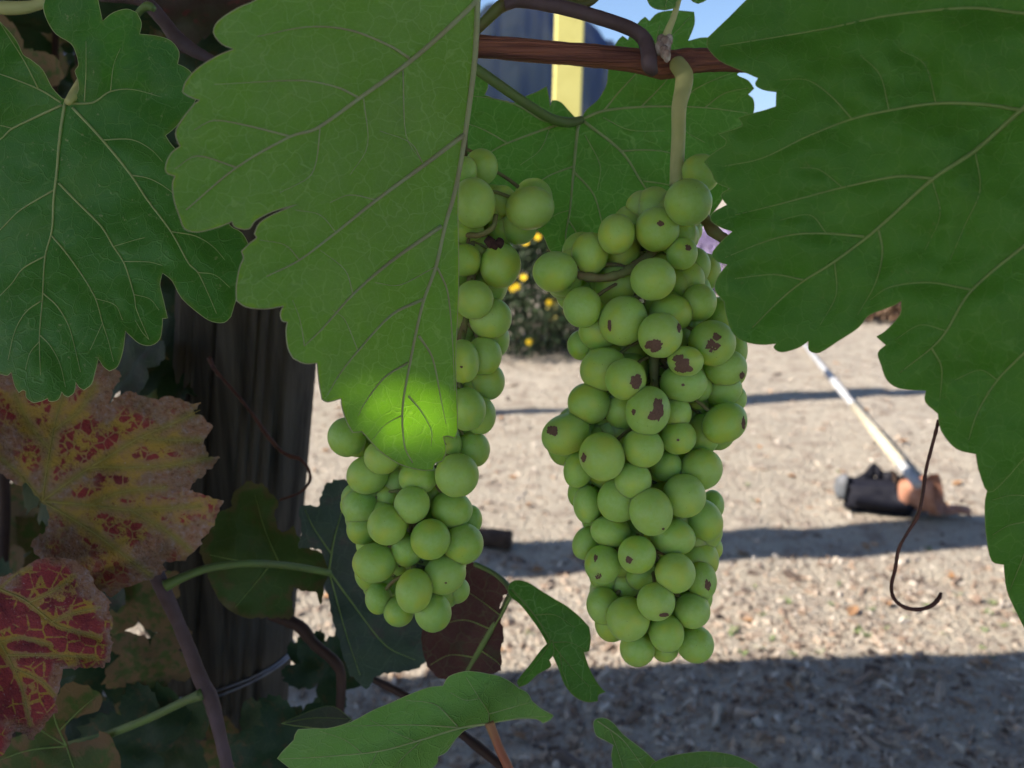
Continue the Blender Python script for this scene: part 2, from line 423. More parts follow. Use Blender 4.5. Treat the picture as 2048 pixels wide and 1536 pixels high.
def make_leaf(parent, outline, veins, anchors, mat, vmat, step=11, relief=0.0016, wave=0.004, seed=0,
              label=None, margin=0.8, vw=1.0, side=1, name='leaf', rag=0.0):
    """side=+1: lamina bulges toward the viewer between veins (upper side); -1: veins stand proud (underside)"""
    vv = []
    for v in veins:
        pts = v[1:] ; vv.append((v[0], np.array(crom(pts, 5))))
    V, F, ol, osegs = lamina2d(outline, step, 5 if rag else 3, rag, np.vstack([p for _, p in vv]) if vv else None)
    vsegs = []
    for wd, pl in vv:
        vsegs += [(*pl[i], *pl[i+1]) for i in range(len(pl)-1)]
    vd = seg_dist(V, vsegs) if vsegs else np.full(len(V), 50.0)
    rim = seg_dist(V, osegs)
    df = fit_depth(anchors)
    def surf(x, y, vdv, rimv):
        d = df(x, y)
        nz = np.array([noise.noise((a/140.0+seed*3.1, b/140.0, seed)) for a, b in zip(x, y)])
        nz2 = np.array([noise.noise((a/45.0+seed, b/45.0, seed*2)) for a, b in zip(x, y)])
        d = d + nz*wave + nz2*wave*0.2 - side*relief*(1-np.exp(-vdv/22.0))
        return d
    dep = surf(V[:, 0], V[:, 1], vd, rim)
    co = [P(a, b, d) for (a, b), d in zip(V, dep)]
    me = bpy.data.meshes.new(name)
    # viewer-facing winding
    fs = []
    for f in F:
        a, b, c = (V[f[0]], V[f[1]], V[f[2]])
        ar = (b[0]-a[0])*(c[1]-a[1]) - (b[1]-a[1])*(c[0]-a[0])
        fs.append(f if ar < 0 else f[::-1])
    me.from_pydata([tuple(c) for c in co], [], fs)
    me.materials.append(mat)
    me.polygons.foreach_set('use_smooth', [True]*len(fs))
    uvl = me.uv_layers.new(name='UVMap')
    li = np.zeros(len(me.loops), int); me.loops.foreach_get('vertex_index', li)
    uvl.data.foreach_set('uv', (V[li]/100.0 + seed*1.37).ravel())
    for nm, arr in (('vd', vd), ('rim', rim)):
        at = me.attributes.new(nm, 'FLOAT', 'POINT'); at.data.foreach_set('value', arr.astype(float))
    me.update()
    o = put(bpy.data.objects.new(name, me), parent)
    if label: o['label'] = label
    # veins: tapered raised ribs
    mb = MB()
    for wd, pl in vv:
        n = len(pl); z = np.zeros(n)
        ins = np.array(pl)
        dd = surf(ins[:, 0], ins[:, 1], z, z)
        pts = []; rr = []
        for i in range(n):
            t = i/(n-1); r = wd*vw*(1-0.8*t)*0.5
            rr.append(max(r, 0.55)*dd[i]/FPX)
            pts.append(P(ins[i, 0], ins[i, 1], dd[i]-rr[-1]*0.55-(0.00025 if side > 0 else 0)))
        mb.tube(pts, rr, 6, smooth=1)
    if margin > 0:
        rd = surf(ol[:, 0], ol[:, 1], seg_dist(ol, vsegs) if vsegs else np.full(len(ol), 50.), np.zeros(len(ol)))
        pts = [P(a, b, d) for (a, b), d in zip(ol, rd)]; pts.append(pts[0])
        mb.tube(pts, margin*float(np.mean(rd))/FPX, 5, cap=False, smooth=1)
    if mb.v:
        ve = mb.mesh('veins', vmat)
        vo = bpy.data.objects.new('veins', ve); COL.objects.link(vo); vo.parent = o
    return o
S = 's'
HAZE = 0.000034
# ================================================================== THE SETTING
# ---- ground
def ground_mat():
    m = NT('bare_earth'); v = m.pos()
    a = m.noise(v, 0.7, 4); b = m.noise(v, 9, 6, 0.65); c = m.noise(v, 45, 5, 0.7); e = m.vor(v, 60, 'F1')
    col = m.mix(m.rng(a, 0.3, 0.7), (0.385, 0.35, 0.285), (0.445, 0.405, 0.335))
    col = m.mix(m.rng(b, 0.45, 0.72), col, (0.25, 0.205, 0.17))
    col = m.mix(m.rng(c, 0.5, 0.75, 0, 0.55), col, (0.50, 0.46, 0.41))
    col = m.mix(m.rng(c, 0.32, 0.45, 0.6, 0), col, (0.13, 0.085, 0.06))
    nm = m.bump(m.math('ADD', m.math('ADD', b, c), m.math('MULTIPLY', e, -0.6)), 0.9, 0.03)
    return m.done(m.bsdf(col, 0.95, 0.1, nm))
M['ground'] = ground_mat()
def gz(x, y):
    """gentle unevenness of the worked soil near the vines"""
    k = max(0.0, 1 - max(0, math.hypot(x, y-3) - 5)/4)
    return k*(0.022*noise.noise((x*1.3, y*1.3, 0)) + 0.012*noise.noise((x*5, y*5, 3)) + 0.005*noise.noise((x*16, y*16, 5)))
def axis(lo, hi, fine_lo, fine_hi, step):
    l = list(np.arange(fine_lo, fine_hi, step)); s = step; x = fine_lo
    a = []
    while x > lo: s *= 1.35; x -= s; a.append(x)
    s = step; x = l[-1]; b = []
    while x < hi: s *= 1.35; x += s; b.append(x)
    return a[::-1] + l + b
gx = axis(-6000, 6000, -2.4, 3.4, 0.035); gy = axis(-800, 9000, 1.0, 6.5, 0.035)
mb = MB(); nx = len(gx)
for y in gy:
    for x in gx: mb.v.append(Vector((x, y, gz(x, y))))
for j in range(len(gy)-1):
    for i in range(nx-1):
        q = j*nx+i; mb.f.append((q, q+1, q+nx+1, q+nx)); mb.m.append(0)
tag(mb.build('ground', M['ground']), kind='structure')

# ---- wood chips, clods and litter on the soil
def chips():
    m = NT('wood_chips')
    c = m.n('Attribute', attribute_name='tone').outputs['Color']
    f = m.noise(m.pos(), 120, 3)
    col = m.mix(m.rng(f, .3, .7, 0, .35), c, (0.15, 0.10, 0.075))
    mat = m.done(m.bsdf(col, 0.9, 0.15, m.bump(f, .4, .002)))
    tones = [(0.48, 0.43, 0.36), (0.38, 0.32, 0.26), (0.56, 0.52, 0.46), (0.24, 0.18, 0.14), (0.11, 0.09, 0.08), (0.33, 0.25, 0.19), (0.44, 0.37, 0.30)]
    V = []; F = []; T = []
    rnd = random.Random(3)
    n = 0
    while n < 26000:
        # more litter close to the vine row
        y = 1.25 + (rnd.random()**1.7)*6.0; x = rnd.uniform(-0.62, 0.66)*y*1.05
        dens = 1.0 if y < 2.75 else 0.38
        if noise.noise((x*2.2, y*2.2, 9)) < -0.1 and rnd.random() < 0.5: continue
        if rnd.random() > dens: continue
        n += 1
        s = min(0.0045*math.exp(rnd.gauss(0, .5)), .02)
        el = rnd.uniform(1, 2.6) if rnd.random() < .45 else 1.1
        ax = Vector((rnd.uniform(-1, 1), rnd.uniform(-1, 1), rnd.uniform(-.35, .35))).normalized()*s*el
        up = Vector((rnd.uniform(-.5, .5), rnd.uniform(-.5, .5), 1)); sd = ax.cross(up).normalized()*s*rnd.uniform(.5, 1.0)
        up = sd.cross(ax).normalized()*s*rnd.uniform(.25, .8)
        c = Vector((x, y, gz(x, y)+abs(up.z)*0.4+0.001)); b = len(V)
        j = lambda: rnd.uniform(.65, 1.1)
        V += [c-ax*j()-sd*j()*.5-up, c-ax*j()+sd*j()*.6-up, c+ax*j()+sd*j()*.5-up, c+ax*j()-sd*j()*.7-up,
              c-ax*j()*.8-sd*j()*.3+up, c-ax*j()*.7+sd*j()*.5+up, c+ax*j()*.8+sd*j()*.3+up, c+ax*j()*.7-sd*j()*.4+up]
        F += [(b+4, b+5, b+6, b+7), (b, b+4, b+7, b+3), (b+1, b+2, b+6, b+5), (b, b+1, b+5, b+4), (b+3, b+7, b+6, b+2)]
        t = rnd.choice(tones); k = rnd.uniform(.75, 1.15)
        T += [(t[0]*k, t[1]*k, t[2]*k, 1)]*8
    me = bpy.data.meshes.new('mulch'); me.from_pydata([tuple(v) for v in V], [], F)
    at = me.attributes.new('tone', 'FLOAT_COLOR', 'POINT'); at.data.foreach_set('color', np.array(T, dtype=float).ravel())
    me.materials.append(mat); me.update()
    o = put(bpy.data.objects.new('mulch', me), None)
    tag(o, 'pale wood chips and clods scattered over the bare soil', 'mulch', kind='stuff')
chips()

# ---- mountain ridge
def hills():
    m = NT('wooded_slope'); v = m.pos()
    a = m.noise(v, 0.004, 8, 0.65); b = m.noise(v, 0.03, 5)
    col = m.mix(m.rng(a, .4, .65), (0.010, 0.015, 0.010), (0.018, 0.022, 0.015))
    col = m.mix(m.rng(m.noise(v, 0.0035, 6, .7), .66, .72), col, (0.09, 0.07, 0.055))
    col = m.mix(m.rng(b, .5, .75, 0, .6), col, (0.012, 0.018, 0.012))
    mat = m.done(m.bsdf(col, 0.95, 0.05))
    Y0 = 2600.0
    prof = [(-3500, 330), (-2000, 420), (-900, 470), (-400, 500), (-160, 465), (-95, 487), (-58, 508), (-21, 515), (16, 524), (53, 517), (76, 511), (122, 483), (150, 476), (185, 478), (208, 474),
            (238, 450), (290, 400), (350, 330), (430, 245), (520, 160), (640, 90), (900, 60), (1600, 90), (2600, 130), (3800, 80)]
    xs = [p[0] for p in prof]; zs = [p[1] for p in prof]
    X = np.concatenate([np.arange(-3500, -600, 60), np.arange(-600, 900, 9), np.arange(900, 3800, 60)])
    mb = MB(); rows = 26
    for j in range(rows):
        t = j/(rows-1)
        for x in X:
            h = float(np.interp(x, xs, zs))
            env = math.sin(min(1, t*1.45)*math.pi/2) if t < .69 else math.cos((t-.69)/.31*math.pi/2)
            n = noise.fractal((x*0.006, t*4.0, 1.0), 1.0, 2.0, 5)
            y = Y0 - 1100 + t*1600
            # ridge crest follows the profile, flanks are cut by gullies
            z = (h + 16*noise.fractal((x*.022, 2.0, 1.0), 0.8, 2.0, 5))*(y/Y0)*env*(1 + (0.16*n if t < .69 else 0.03*n)*(1-env**6)) + 7*noise.noise((x*.02, t*9, 4))*env
            mb.v.append(Vector((x*(y/Y0), y, z-4)))
    n = len(X)
    for j in range(rows-1):
        for i in range(n-1):
            q = j*n+i; mb.f.append((q, q+1, q+n+1, q+n)); mb.m.append(0)
    tag(mb.build('hills', mat), kind='structure')
hills()

# ---- yellow posts across the path; two hidden ones are added for their shadows
M['yellow'] = plain('yellow_paint', (0.74, 0.68, 0.22), (0.68, 0.62, 0.19), 6, 0.55, 0.35, 0.15, 0.003)
def yellow_post(x, y, h, wd, label, dx=0.0):
    t = thing('yellow_post', label, 'post', (x, y, 0), 'yellow posts across the path')
    mb = MB(); bm = wd/2; c = 0.008
    prof = [(-bm+c, -bm), (bm-c, -bm), (bm, -bm+c), (bm, bm-c), (bm-c, bm), (-bm+c, bm), (-bm, bm-c), (-bm, -bm+c)]
    for z, s in ((-0.2, 1), (h-0.01, 1), (h, 0.9)):
        for (a, b) in prof: mb.v.append(Vector((x+a*s+dx*z, y+b*s, z)))
    for l in range(2):
        for k in range(8):
            k2 = (k+1) % 8; mb.f.append((l*8+k, l*8+k2, l*8+8+k2, l*8+8+k)); mb.m.append(0)
    mb.f.append(tuple(range(16, 24))); mb.m.append(0)
    mb.build('shaft', M['yellow'], t, smooth=False)
    for z in (0.9, 1.55, 2.2):
        mb = MB(); mb.tube([(x-bm-0.012+dx*z, y-0.03, z), (x-bm+0.02+dx*z, y-0.03, z)], 0.007, 8, smooth=1)
        mb.build('staple', M['cane_grey'], t)
    return t
pA = ray(1131, 230); pA = CAM + pA*(8.3/pA.y)
yellow_post(pA.x-0.03, 8.3, 3.1, 0.245, 'thick yellow square post seen under the reddish cane above the stalk', 0.02)
pB = G(850, 834)  # hidden post added to throw a thin line of shade on the soil
yellow_post(pB.x, pB.y, 2.6, 0.115, 'added yellow post hidden behind the folded leaf, there for its thin shadow on the soil')
pC = G(1345, 812)  # second hidden post, added for the other thin shadow line
yellow_post(pC.x, pC.y, 1.86, 0.11, 'added short yellow post hidden behind the right-hand cluster, there for its thin shadow')

# ---- added timber roof, out of view: shades the vines; its outer board throws a band
M['timber'] = plain('weathered_timber', (0.23, 0.18, 0.13), (0.30, 0.25, 0.19), 8, 0.8, 0.2, 0.4, 0.004, stretch=(0.4, 6, 6))
RZ = 2.15
def back(p, z=RZ):
    """follow the sunlight from p back up to height z"""
    k = (z - p.z)/TO.z
    return p + TO*k
added_roof = thing('added_shade_roof', 'added timber board roof overhead, out of view, there to shade the vine row', 'shade_roof', (-1.2, 0.5, 0))
A0 = back(Vector((0, 2.02, 0))); SL = 0.075     # front edge of the roof
def yl(x): return A0.y + SL*(x - A0.x)
XL, XR = -4.6, 2.4
BW = 0.172
LEAF_SPOT = None
# ================================================================== THE VINE
vine = thing('grapevine', 'fruiting grapevine with reddish cane and large green lobed leaves', 'vine', (0.05, 0.42, 1.3))

# ---- large folded leaf in front of the left cluster (underside towards us)
OA = [(957,0),(952,130),(939,212),(926,303),(916,390),(917,500),(917,583),(911,716),(913,782),(915,858),(910,876,S),(896,872),(886,873,S),
 (892,900),(884,922,S),(870,927),(866,940,S),(842,940),(799,928),(759,901),(735,875),(724,863,S),(706,865,S),(694,845),(684,815),(682,797,S),
 (656,804),(644,799,S),(638,765),(634,726,S),(609,727),(586,716,S),(576,696),(572,662),(575,644,S),(564,641),(561,626),(567,612,S),(530,618),(493,614),
 (473,601,S),(473,570),(480,533),(487,516),(483,503,S),(500,486),(513,476),(509,468,S),(519,446),(548,428),(594,409,S),(545,423),(511,441),(500,456),(489,459,S),(470,454),(464,443,S),
 (437,454),(395,464),(369,457),(358,430,S),(348,400),(345,368),(350,352,S),(333,345),(332,329),(343,306),(360,293,S),(351,267),(363,241),(389,208),
 (400,201,S),(376,192),(365,184,S),(372,163),(395,137),(434,112),(468,98,S),(444,88),(427,65),(437,42),(476,16),(512,0),(570,-45),(700,-115),(880,-130),(958,-80)]
VA = [(8.5,(955,-20),(950,5),(831,114),(721,195),(633,257),(581,273),(473,335),(372,420)),
 (9.5,(957,-60),(955,0),(950,110),(937,220),(922,320),(908,390),(890,452),(872,533),(845,609),(822,716),(805,815),(809,892),(825,925)),
 (4.2,(818,116),(776,90),(698,60),(613,54),(515,73)),(3.4,(717,195),(672,174),(600,161),(428,169)),
 (3,(581,273),(493,251),(428,241),(388,260)),(2.6,(473,335),(395,312),(350,338)),
 (7,(927,270),(851,328),(753,400),(672,465),(599,520),(533,553)),(6,(882,453),(782,523),(706,589),(646,656),(609,692)),
 (4.6,(845,599),(782,631),(716,702),(679,749),(655,790)),(3.6,(815,726),(769,755),(732,802),(716,832)),
 (3.4,(875,536),(895,583),(905,682),(909,782)),(4,(838,672),(865,716),(882,799),(892,848)),(3.2,(817,792),(842,822),(863,862),(862,892)),
 (2,(640,257),(633,320),(617,355),(560,385)),(1.8,(727,197),(735,290),(700,350)),(2,(806,140),(812,270),(845,325)),(1.8,(845,325),(820,285),(760,262)),
 (1.8,(753,400),(700,390),(660,405)),(1.8,(706,589),(690,540),(640,500)),(1.6,(716,702),(690,640),(665,620)),(1.6,(805,830),(770,850),(745,880)),
 (1.6,(872,533),(800,570),(750,565)),(1.6,(609,692),(600,640),(585,600)),(1.5,(672,465),(640,430),(590,420)),(1.5,(599,520),(570,490),(520,480))]
AA = [(850,940,.352),(915,500,.352),(957,0,.322),(345,350,.280),(690,820,.308),(600,0,.285),(640,500,.305),(915,800,.362),(480,600,.290),(760,900,.330),(820,830,.342)]
leafA = make_leaf(vine, OA, VA, AA, M['leaf_under'], M['vein_under'], step=10, relief=0.0009, wave=0.0028, seed=1, side=-1, margin=1.2, vw=1.5,
  label='largest leaf, folded, pale underside, its tip glowing in a fleck of sun')

# ---- left leaf (upper side)
OB = [(124,197,S),(104,175),(85,139),(60,118,S),(46,109),(33,82),(11,55),(-20,30),(-90,20),(-170,90),(-230,300),(-200,520),(-120,690),(-60,745,S),(-25,752),(0,748),(14,751),(23,744,S),
 (30,772),(38,785,S),(46,780),(52,783,S),(53,795),(68,805),(88,800),(96,796,S),(98,802),(110,802),(118,797),(124,783,S),(128,790),(136,794,S),(148,785),(152,764,S),(158,774),(168,780,S),
 (183,768),(190,745),(197,717,S),(207,733),(219,742,S),(235,733),(246,701),(251,662,S),(260,671),(279,687),(301,691),(319,679),(324,655),(325,637,S),(335,636,S),(328,605),(320,569),(325,546,S),
 (344,561),(364,597),(402,630),(424,643),(448,645),(462,633,S),(472,600),(497,540),(500,500),(484,466),(459,450),(448,410),(420,360),(372,318),(345,292),(331,271,S),(350,255),(380,220),(397,180),
 (384,148),(372,136),(355,128,S),(358,104),(342,82),(314,72),(279,68,S),(283,46),(273,25,S),(254,18),(227,25),(205,42,S),(198,10),(190,-20),(165,-60),(115,-50),(92,-5),(87,16),(95,42),(112,68),
 (142,87),(153,109),(157,131),(150,142),(156,160),(158,178,S),(150,195),(138,200,S)]
VB = [(8,(130,205),(120,270),(113,350),(107,400),(104,460),(90,515),(85,597),(79,673),(81,750)),
 (7,(145,215),(205,280),(262,350),(295,400),(342,463),(377,526),(396,545),(418,591),(433,627)),
 (6,(117,366),(153,403),(202,452),(227,493),(249,528),(268,589),(273,619),(298,679)),
 (4.5,(104,472),(131,504),(164,550),(191,597),(205,646),(216,679),(227,723)),(3.6,(87,587),(115,613),(137,651),(149,692),(161,744)),
 (2.8,(81,671),(101,692),(120,728),(131,774)),(4.4,(90,512),(46,537),(22,569),(-60,650)),(3.4,(82,602),(52,624),(30,662),(16,720)),(2.4,(78,684),(60,706),(51,739)),
 (4.6,(108,380),(41,420),(0,460),(-90,540)),(6.5,(124,210),(25,257),(0,279),(-120,350)),(3,(25,257),(0,251),(-60,250)),(6,(122,205),(77,178),(0,148),(-90,120)),
 (3.6,(77,178),(49,123),(16,71),(0,45)),(6,(142,207),(186,205),(221,183),(265,179),(323,194)),(3.4,(169,203),(172,142),(172,82)),(2.6,(221,183),(227,131),(241,96)),
 (3.6,(205,280),(262,279),(301,298),(325,323)),(3.4,(262,350),(301,358),(342,383),(390,430)),(3.4,(342,463),(391,472),(426,493),(450,520)),(2.6,(249,523),(298,524),(325,531)),
 (2.2,(396,545),(430,550),(460,575)),(2,(268,589),(300,598),(318,620)),(1.8,(205,646),(185,690),(180,700)),(1.8,(227,493),(270,480),(290,475)),(1.6,(298,679),(285,665),(270,640)),(1.6,(191,597),(230,610),(245,640))]
AB = [(130,205,.372),(100,800,.356),(450,640,.362),(0,400,.378),(330,100,.388),(480,480,.378),(-150,300,.372),(250,600,.372)]
make_leaf(vine, OB, VB, AB, M['leaf_top'], M['vein_pale'], step=10, relief=0.0013, wave=0.005, seed=2, side=1, margin=0.7, vw=0.8,
  label='sharp dark green leaf with pale veins radiating from its stalk, upper left')

# ---- right leaf (upper side) and the one under it
OC = [(1493,0),(1458,35),(1415,76,S),(1415,94),(1439,121),(1478,139),(1516,156,S),(1511,170),(1528,180),(1553,184,S),(1552,213,S),(1528,221),(1497,229),(1477,236,S),(1484,252),(1437,268,S),(1452,280),(1450,291,S),
 (1423,309),(1408,324,S),(1423,344),(1432,364),(1460,377,S),(1442,390),(1454,410,S),(1425,426),(1422,441),(1442,455),(1465,463,S),(1438,488),(1424,508),(1435,523),(1455,529,S),(1435,555),(1430,580),(1449,604,S),
 (1451,623),(1463,662),(1487,682),(1522,689),(1552,687,S),(1548,696),(1563,704),(1595,696),(1617,682,S),(1619,701),(1639,705),(1673,684),(1717,655),(1738,630),(1785,612),(1803,601,S),(1800,630),(1770,663),(1753,673,S),
 (1772,690,S),(1756,706),(1763,731),(1774,760),(1800,777),(1852,781,S),(1851,804),(1876,827,S),(1883,862),(1912,897),(1952,908,S),(1958,940),(1977,985),(2010,960),(2060,905),(2130,850),(2230,560),(2230,100),(2120,-90),(1800,-120),(1560,-60)]
VC = [(9,(2130,150),(2044,219),(1950,301),(1864,359),(1755,457),(1669,523),(1607,562),(1560,600),(1505,655)),(6.5,(2040,220),(1966,209),(1872,207),(1778,221),(1704,238),(1614,273),(1525,316),(1450,332)),
 (5,(1864,357),(1794,353),(1685,375),(1567,406),(1470,430)),(4.4,(1728,473),(1653,467),(1587,469),(1528,484),(1450,515)),(3.4,(1607,560),(1548,549),(1470,557)),
 (6,(2140,30),(2048,27),(1939,16),(1778,31),(1653,57),(1528,78),(1440,92)),(4,(1757,459),(1765,504),(1751,566),(1715,630)),(6.5,(2150,420),(2048,492),(1942,582),(1893,662),(1863,696),(1800,745)),
 (3.6,(1941,579),(1858,565),(1780,574),(1740,600)),(3.2,(1863,696),(1883,735),(1880,800)),(5,(2150,600),(2048,706),(1995,760),(1956,823),(1937,880)),(2.6,(1704,238),(1661,191),(1614,160),(1560,160)),
 (2.4,(1950,301),(1960,380),(1930,450),(1900,520)),(2,(1872,207),(1850,130),(1800,100)),(2,(1778,221),(1760,150),(1720,110)),(2,(1864,359),(1880,430),(1850,500)),(1.8,(1685,375),(1640,340),(1600,335)),
 (1.8,(1893,662),(1840,650),(1790,680)),(1.8,(1653,467),(1620,430),(1560,440)),(1.8,(1995,760),(1960,740),(1910,760)),(2.2,(1669,523),(1672,590),(1640,650))]
AC = [(2044,219,.272),(1420,80,.318),(1440,600,.322),(1950,900,.292),(1700,300,.292),(1750,650,.304),(2150,300,.270),(1800,0,.292)]
make_leaf(vine, OC, VC, AC, M['leaf_top_dark'], M['vein_dim'], step=12, relief=0.0024, wave=0.006, seed=3, side=1, margin=0.7, vw=1.25,
  label='large dark green leaf with saw-toothed edge filling the upper right')
OD = [(2060,880),(2000,940),(1974,985),(1970,1030),(1974,1080),(1984,1122),(2008,1129,S),(2014,1180),(2034,1226),(2052,1262,S),(2110,1300),(2180,1150),(2160,900)]
VD = [(5,(2150,940),(2080,1040),(2040,1130),(2020,1180)),(3,(2080,1040),(2020,1050),(1985,1070)),(3,(2100,1000),(2030,990),(1985,1000))]
make_leaf(vine, OD, VD, [(2000,1000,.318),(2048,1250,.332),(2150,950,.312)], M['leaf_top_dark'], M['vein_dim'], step=12, relief=.0015, wave=.006, seed=4,
  label='narrow strip of leaf hanging below the large right leaf')

# ---- leaf behind the clusters (underside), hanging from the cane
OE = [(900,185),(930,160),(955,151),(976,168),(969,190,S),(997,200),(1029,206),(1046,199),(1052,192,S),(1074,184),(1093,173,S),(1098,197),(1100,214,S),(1106,201),(1122,205),(1138,222),(1152,237,S),
 (1162,240,S),(1174,219),(1196,200),(1213,171),(1217,139),(1222,110),(1235,82),(1245,72,S),(1256,80,S),(1263,64),(1280,42),(1290,34,S),(1299,42,S),(1316,26),(1348,21),(1388,24,S),(1389,48),(1376,82,S),(1412,75),(1445,90),(1464,120),(1467,139),(1484,142,S),(1474,150),
 (1496,161),(1508,177,S),(1496,189,S),(1507,200),(1507,225),(1490,270),(1478,330),(1456,380),(1430,420),(1390,470),(1330,530),(1260,580),(1200,580),(1160,560),(1128,535),(1112,515,S),(1097,496),(1086,470),(1068,456,S),(1030,446),(985,425),(930,400),(900,330)]
VE = [(8,(1161,238),(1155,260),(1147,344),(1140,420),(1131,475),(1135,530)),(5,(1148,344),(1186,387),(1203,442),(1215,500)),(3.6,(1138,442),(1157,474),(1170,520)),
 (7,(1164,240),(1242,302),(1281,361),(1310,410),(1330,470)),(3.8,(1245,302),(1290,300),(1336,305),(1400,330)),(3.4,(1287,362),(1333,369),(1400,390)),(6.5,(1158,240),(1100,255),(1013,287),(985,302),(930,340)),
 (3.6,(1013,285),(964,258),(910,240)),(5.5,(1155,240),(1093,243),(1039,213),(990,198),(925,190)),(3.8,(1146,333),(1099,351),(1066,374),(1030,410)),(6.5,(1165,238),(1206,222),(1280,214),(1348,213),(1416,216),(1495,226)),
 (4.4,(1209,220),(1238,184),(1274,145),(1303,106),(1320,50)),(3.6,(1283,213),(1335,158),(1360,110)),(3.4,(1370,214),(1383,184),(1432,158),(1474,143)),(3,(1409,216),(1448,187),(1496,176)),(3,(1303,106),(1345,70),(1382,32)),
 (2.2,(1170,270),(1200,330),(1195,380)),(2,(1348,213),(1370,260),(1410,285)),(2,(1206,235),(1260,260),(1330,262)),(2,(1100,255),(1080,300),(1040,330)),(2,(1140,420),(1110,430),(1090,450))]
AE = [(1350,30,.462),(1161,238,.448),(950,190,.432),(1500,180,.458),(1130,500,.422),(1300,500,.43),(950,380,.425)]
make_leaf(vine, OE, VE, AE, M['leaf_back'], M['vein_pale'], step=9, relief=.0016, wave=.006, seed=5, side=-1, margin=0.6,
  label='leaf with netted pale veins hanging behind both clusters below the cane')
# small leaf scraps at the top edge
make_leaf(vine, [(1290,-40),(1297,5),(1310,17),(1330,20,S),(1350,15),(1352,4,S),(1365,-8),(1380,-40)], [(3,(1345,-40),(1330,15))],
  [(1300,0,.40),(1380,0,.40),(1330,-40,.40)], M['leaf_back'], M['vein_pale'], step=8, seed=6, label='tip of a small leaf at the top edge above the bud')
make_leaf(vine, [(1372,-40),(1383,0),(1396,7,S),(1412,0),(1450,-40)], [(2,(1400,-40),(1396,0))], [(1380,0,.40),(1450,0,.40),(1400,-40,.40)], M['leaf_back'], M['vein_pale'], step=8, seed=7)

# ---- canes, stalks, bud, tendril of the fruiting vine
def stalk(parent, name, pts, rad, mat, n=12, label=None, smooth=6, knots=0.0):
    """pts: (px, py, depth); rad in pixels"""
    if not hasattr(rad, '__len__'): rad = [rad]*len(pts)
    q = crom([(*p, r) for p, r in zip(pts, rad)], smooth) if len(pts) > 2 else [np.array((*p, r)) for p, r in zip(pts, rad)]
    mb = MB()
    rr = []
    for i, a in enumerate(q):
        k = 1 + knots*noise.noise((i*0.7, a[0]*0.01, a[1]*0.01))
        rr.append(a[3]*k*a[2]/FPX)
    mb.tube([P(a[0], a[1], a[2]) for a in q], rr, n, smooth=1)
    o = mb.build(name, mat, parent)
    if label: o['label'] = label
    return o
stalk(vine, 'cane', [(820,85,.42),(950,92,.415),(1080,103,.415),(1190,112,.416),(1270,121,.417),(1305,128,.417),(1330,131,.417),(1365,124,.419),(1420,120,.42),(1480,122,.422),(1600,128,.425)],
  [21,22,22,22.5,23,25,27,26,23,22,22], M['cane'], 20, 'ribbed reddish brown cane running level across the top', knots=0.06)
stalk(vine, 'side_shoot', [(880,120,.405),(950,62,.405),(985,28,.403),(1003,12,.402),(1030,3,.400)], [9,10,12,13,12], M['cane_green'], 12)
stalk(vine, 'side_shoot', [(1010,8,.400),(1040,2,.399),(1120,14,.399),(1200,36,.400),(1262,58,.402),(1288,78,.403),(1297,105,.401),(1299,130,.399),(1308,146,.402)], [12,13,14,14,14,15,16,16,9], M['cane_grey'], 14,
  'greyish shoot bending down and hooking over the cane', knots=.05)
stalk(vine, 'side_shoot', [(1115,-30,.408),(1120,0,.408),(1140,10,.408),(1170,8,.408),(1192,-6,.408),(1200,-30,.408)], [24,22,14,9,8,8], M['cane_green'], 12)
stalk(vine, 'petiole', [(880,95,.412),(955,140,.414),(1010,178,.418),(1060,212,.424),(1100,236,.432),(1135,245,.440),(1163,240,.446)], [11,11,10.5,10,10,10,8], M['petiole'], 12)
stalk(vine, 'petiole', [(1366,-40,.402),(1357,0,.402),(1347,35,.402),(1336,62,.403),(1330,84,.406)], [6,6,6.5,8,11], M['peduncle'], 10)
stalk(vine, 'petiole', [(135,205,.372),(147,190,.376),(157,172,.384),(166,150,.396)], [7,10,9,7], M['peduncle'], 10)
stalk(vine, 'petiole', [(957,-75,.322),(975,-110,.335),(965,-90,.37),(930,20,.40),(915,75,.412)], [9,9,9,9,10], M['petiole'], 10)
stalk(vine, 'petiole', [(2128,152,.271),(2160,110,.28),(2170,60,.33),(2100,70,.39),(1990,125,.43)], [10,9,9,9,10], M['petiole'], 10)
stalk(vine, 'petiole', [(2150,935,.313),(2200,800,.32),(2230,500,.36),(2200,250,.41),(2120,150,.435)], [7,7,7,7,8], M['petiole'], 10)
stalk(vine, 'cane', [(1595,128,.425),(1750,132,.43),(1950,130,.433),(2200,140,.44)], [22,21,21,20], M['cane'], 16)
# bud with woolly scales at the node
mb = MB()
for (x, y, r, d) in ((1330,92,13,.402),(1322,82,9,.403),(1338,80,8,.402),(1334,112,8,.397),(1329,104,9,.399),(1318,96,9,.4)):
    c = P(x, y, d); rr = r*d/FPX
    mb.tube([c+Vector((0,0,rr*1.5)), c+Vector((0,0,rr)), c, c-Vector((0,0,rr)), c-Vector((0,0,rr*1.6))], [rr*.2, rr*.8, rr, rr*.8, rr*.15], 10, smooth=3)
mb.build('bud', M['bud'], vine)['label'] = 'whitish woolly bud at the joint of the cane'
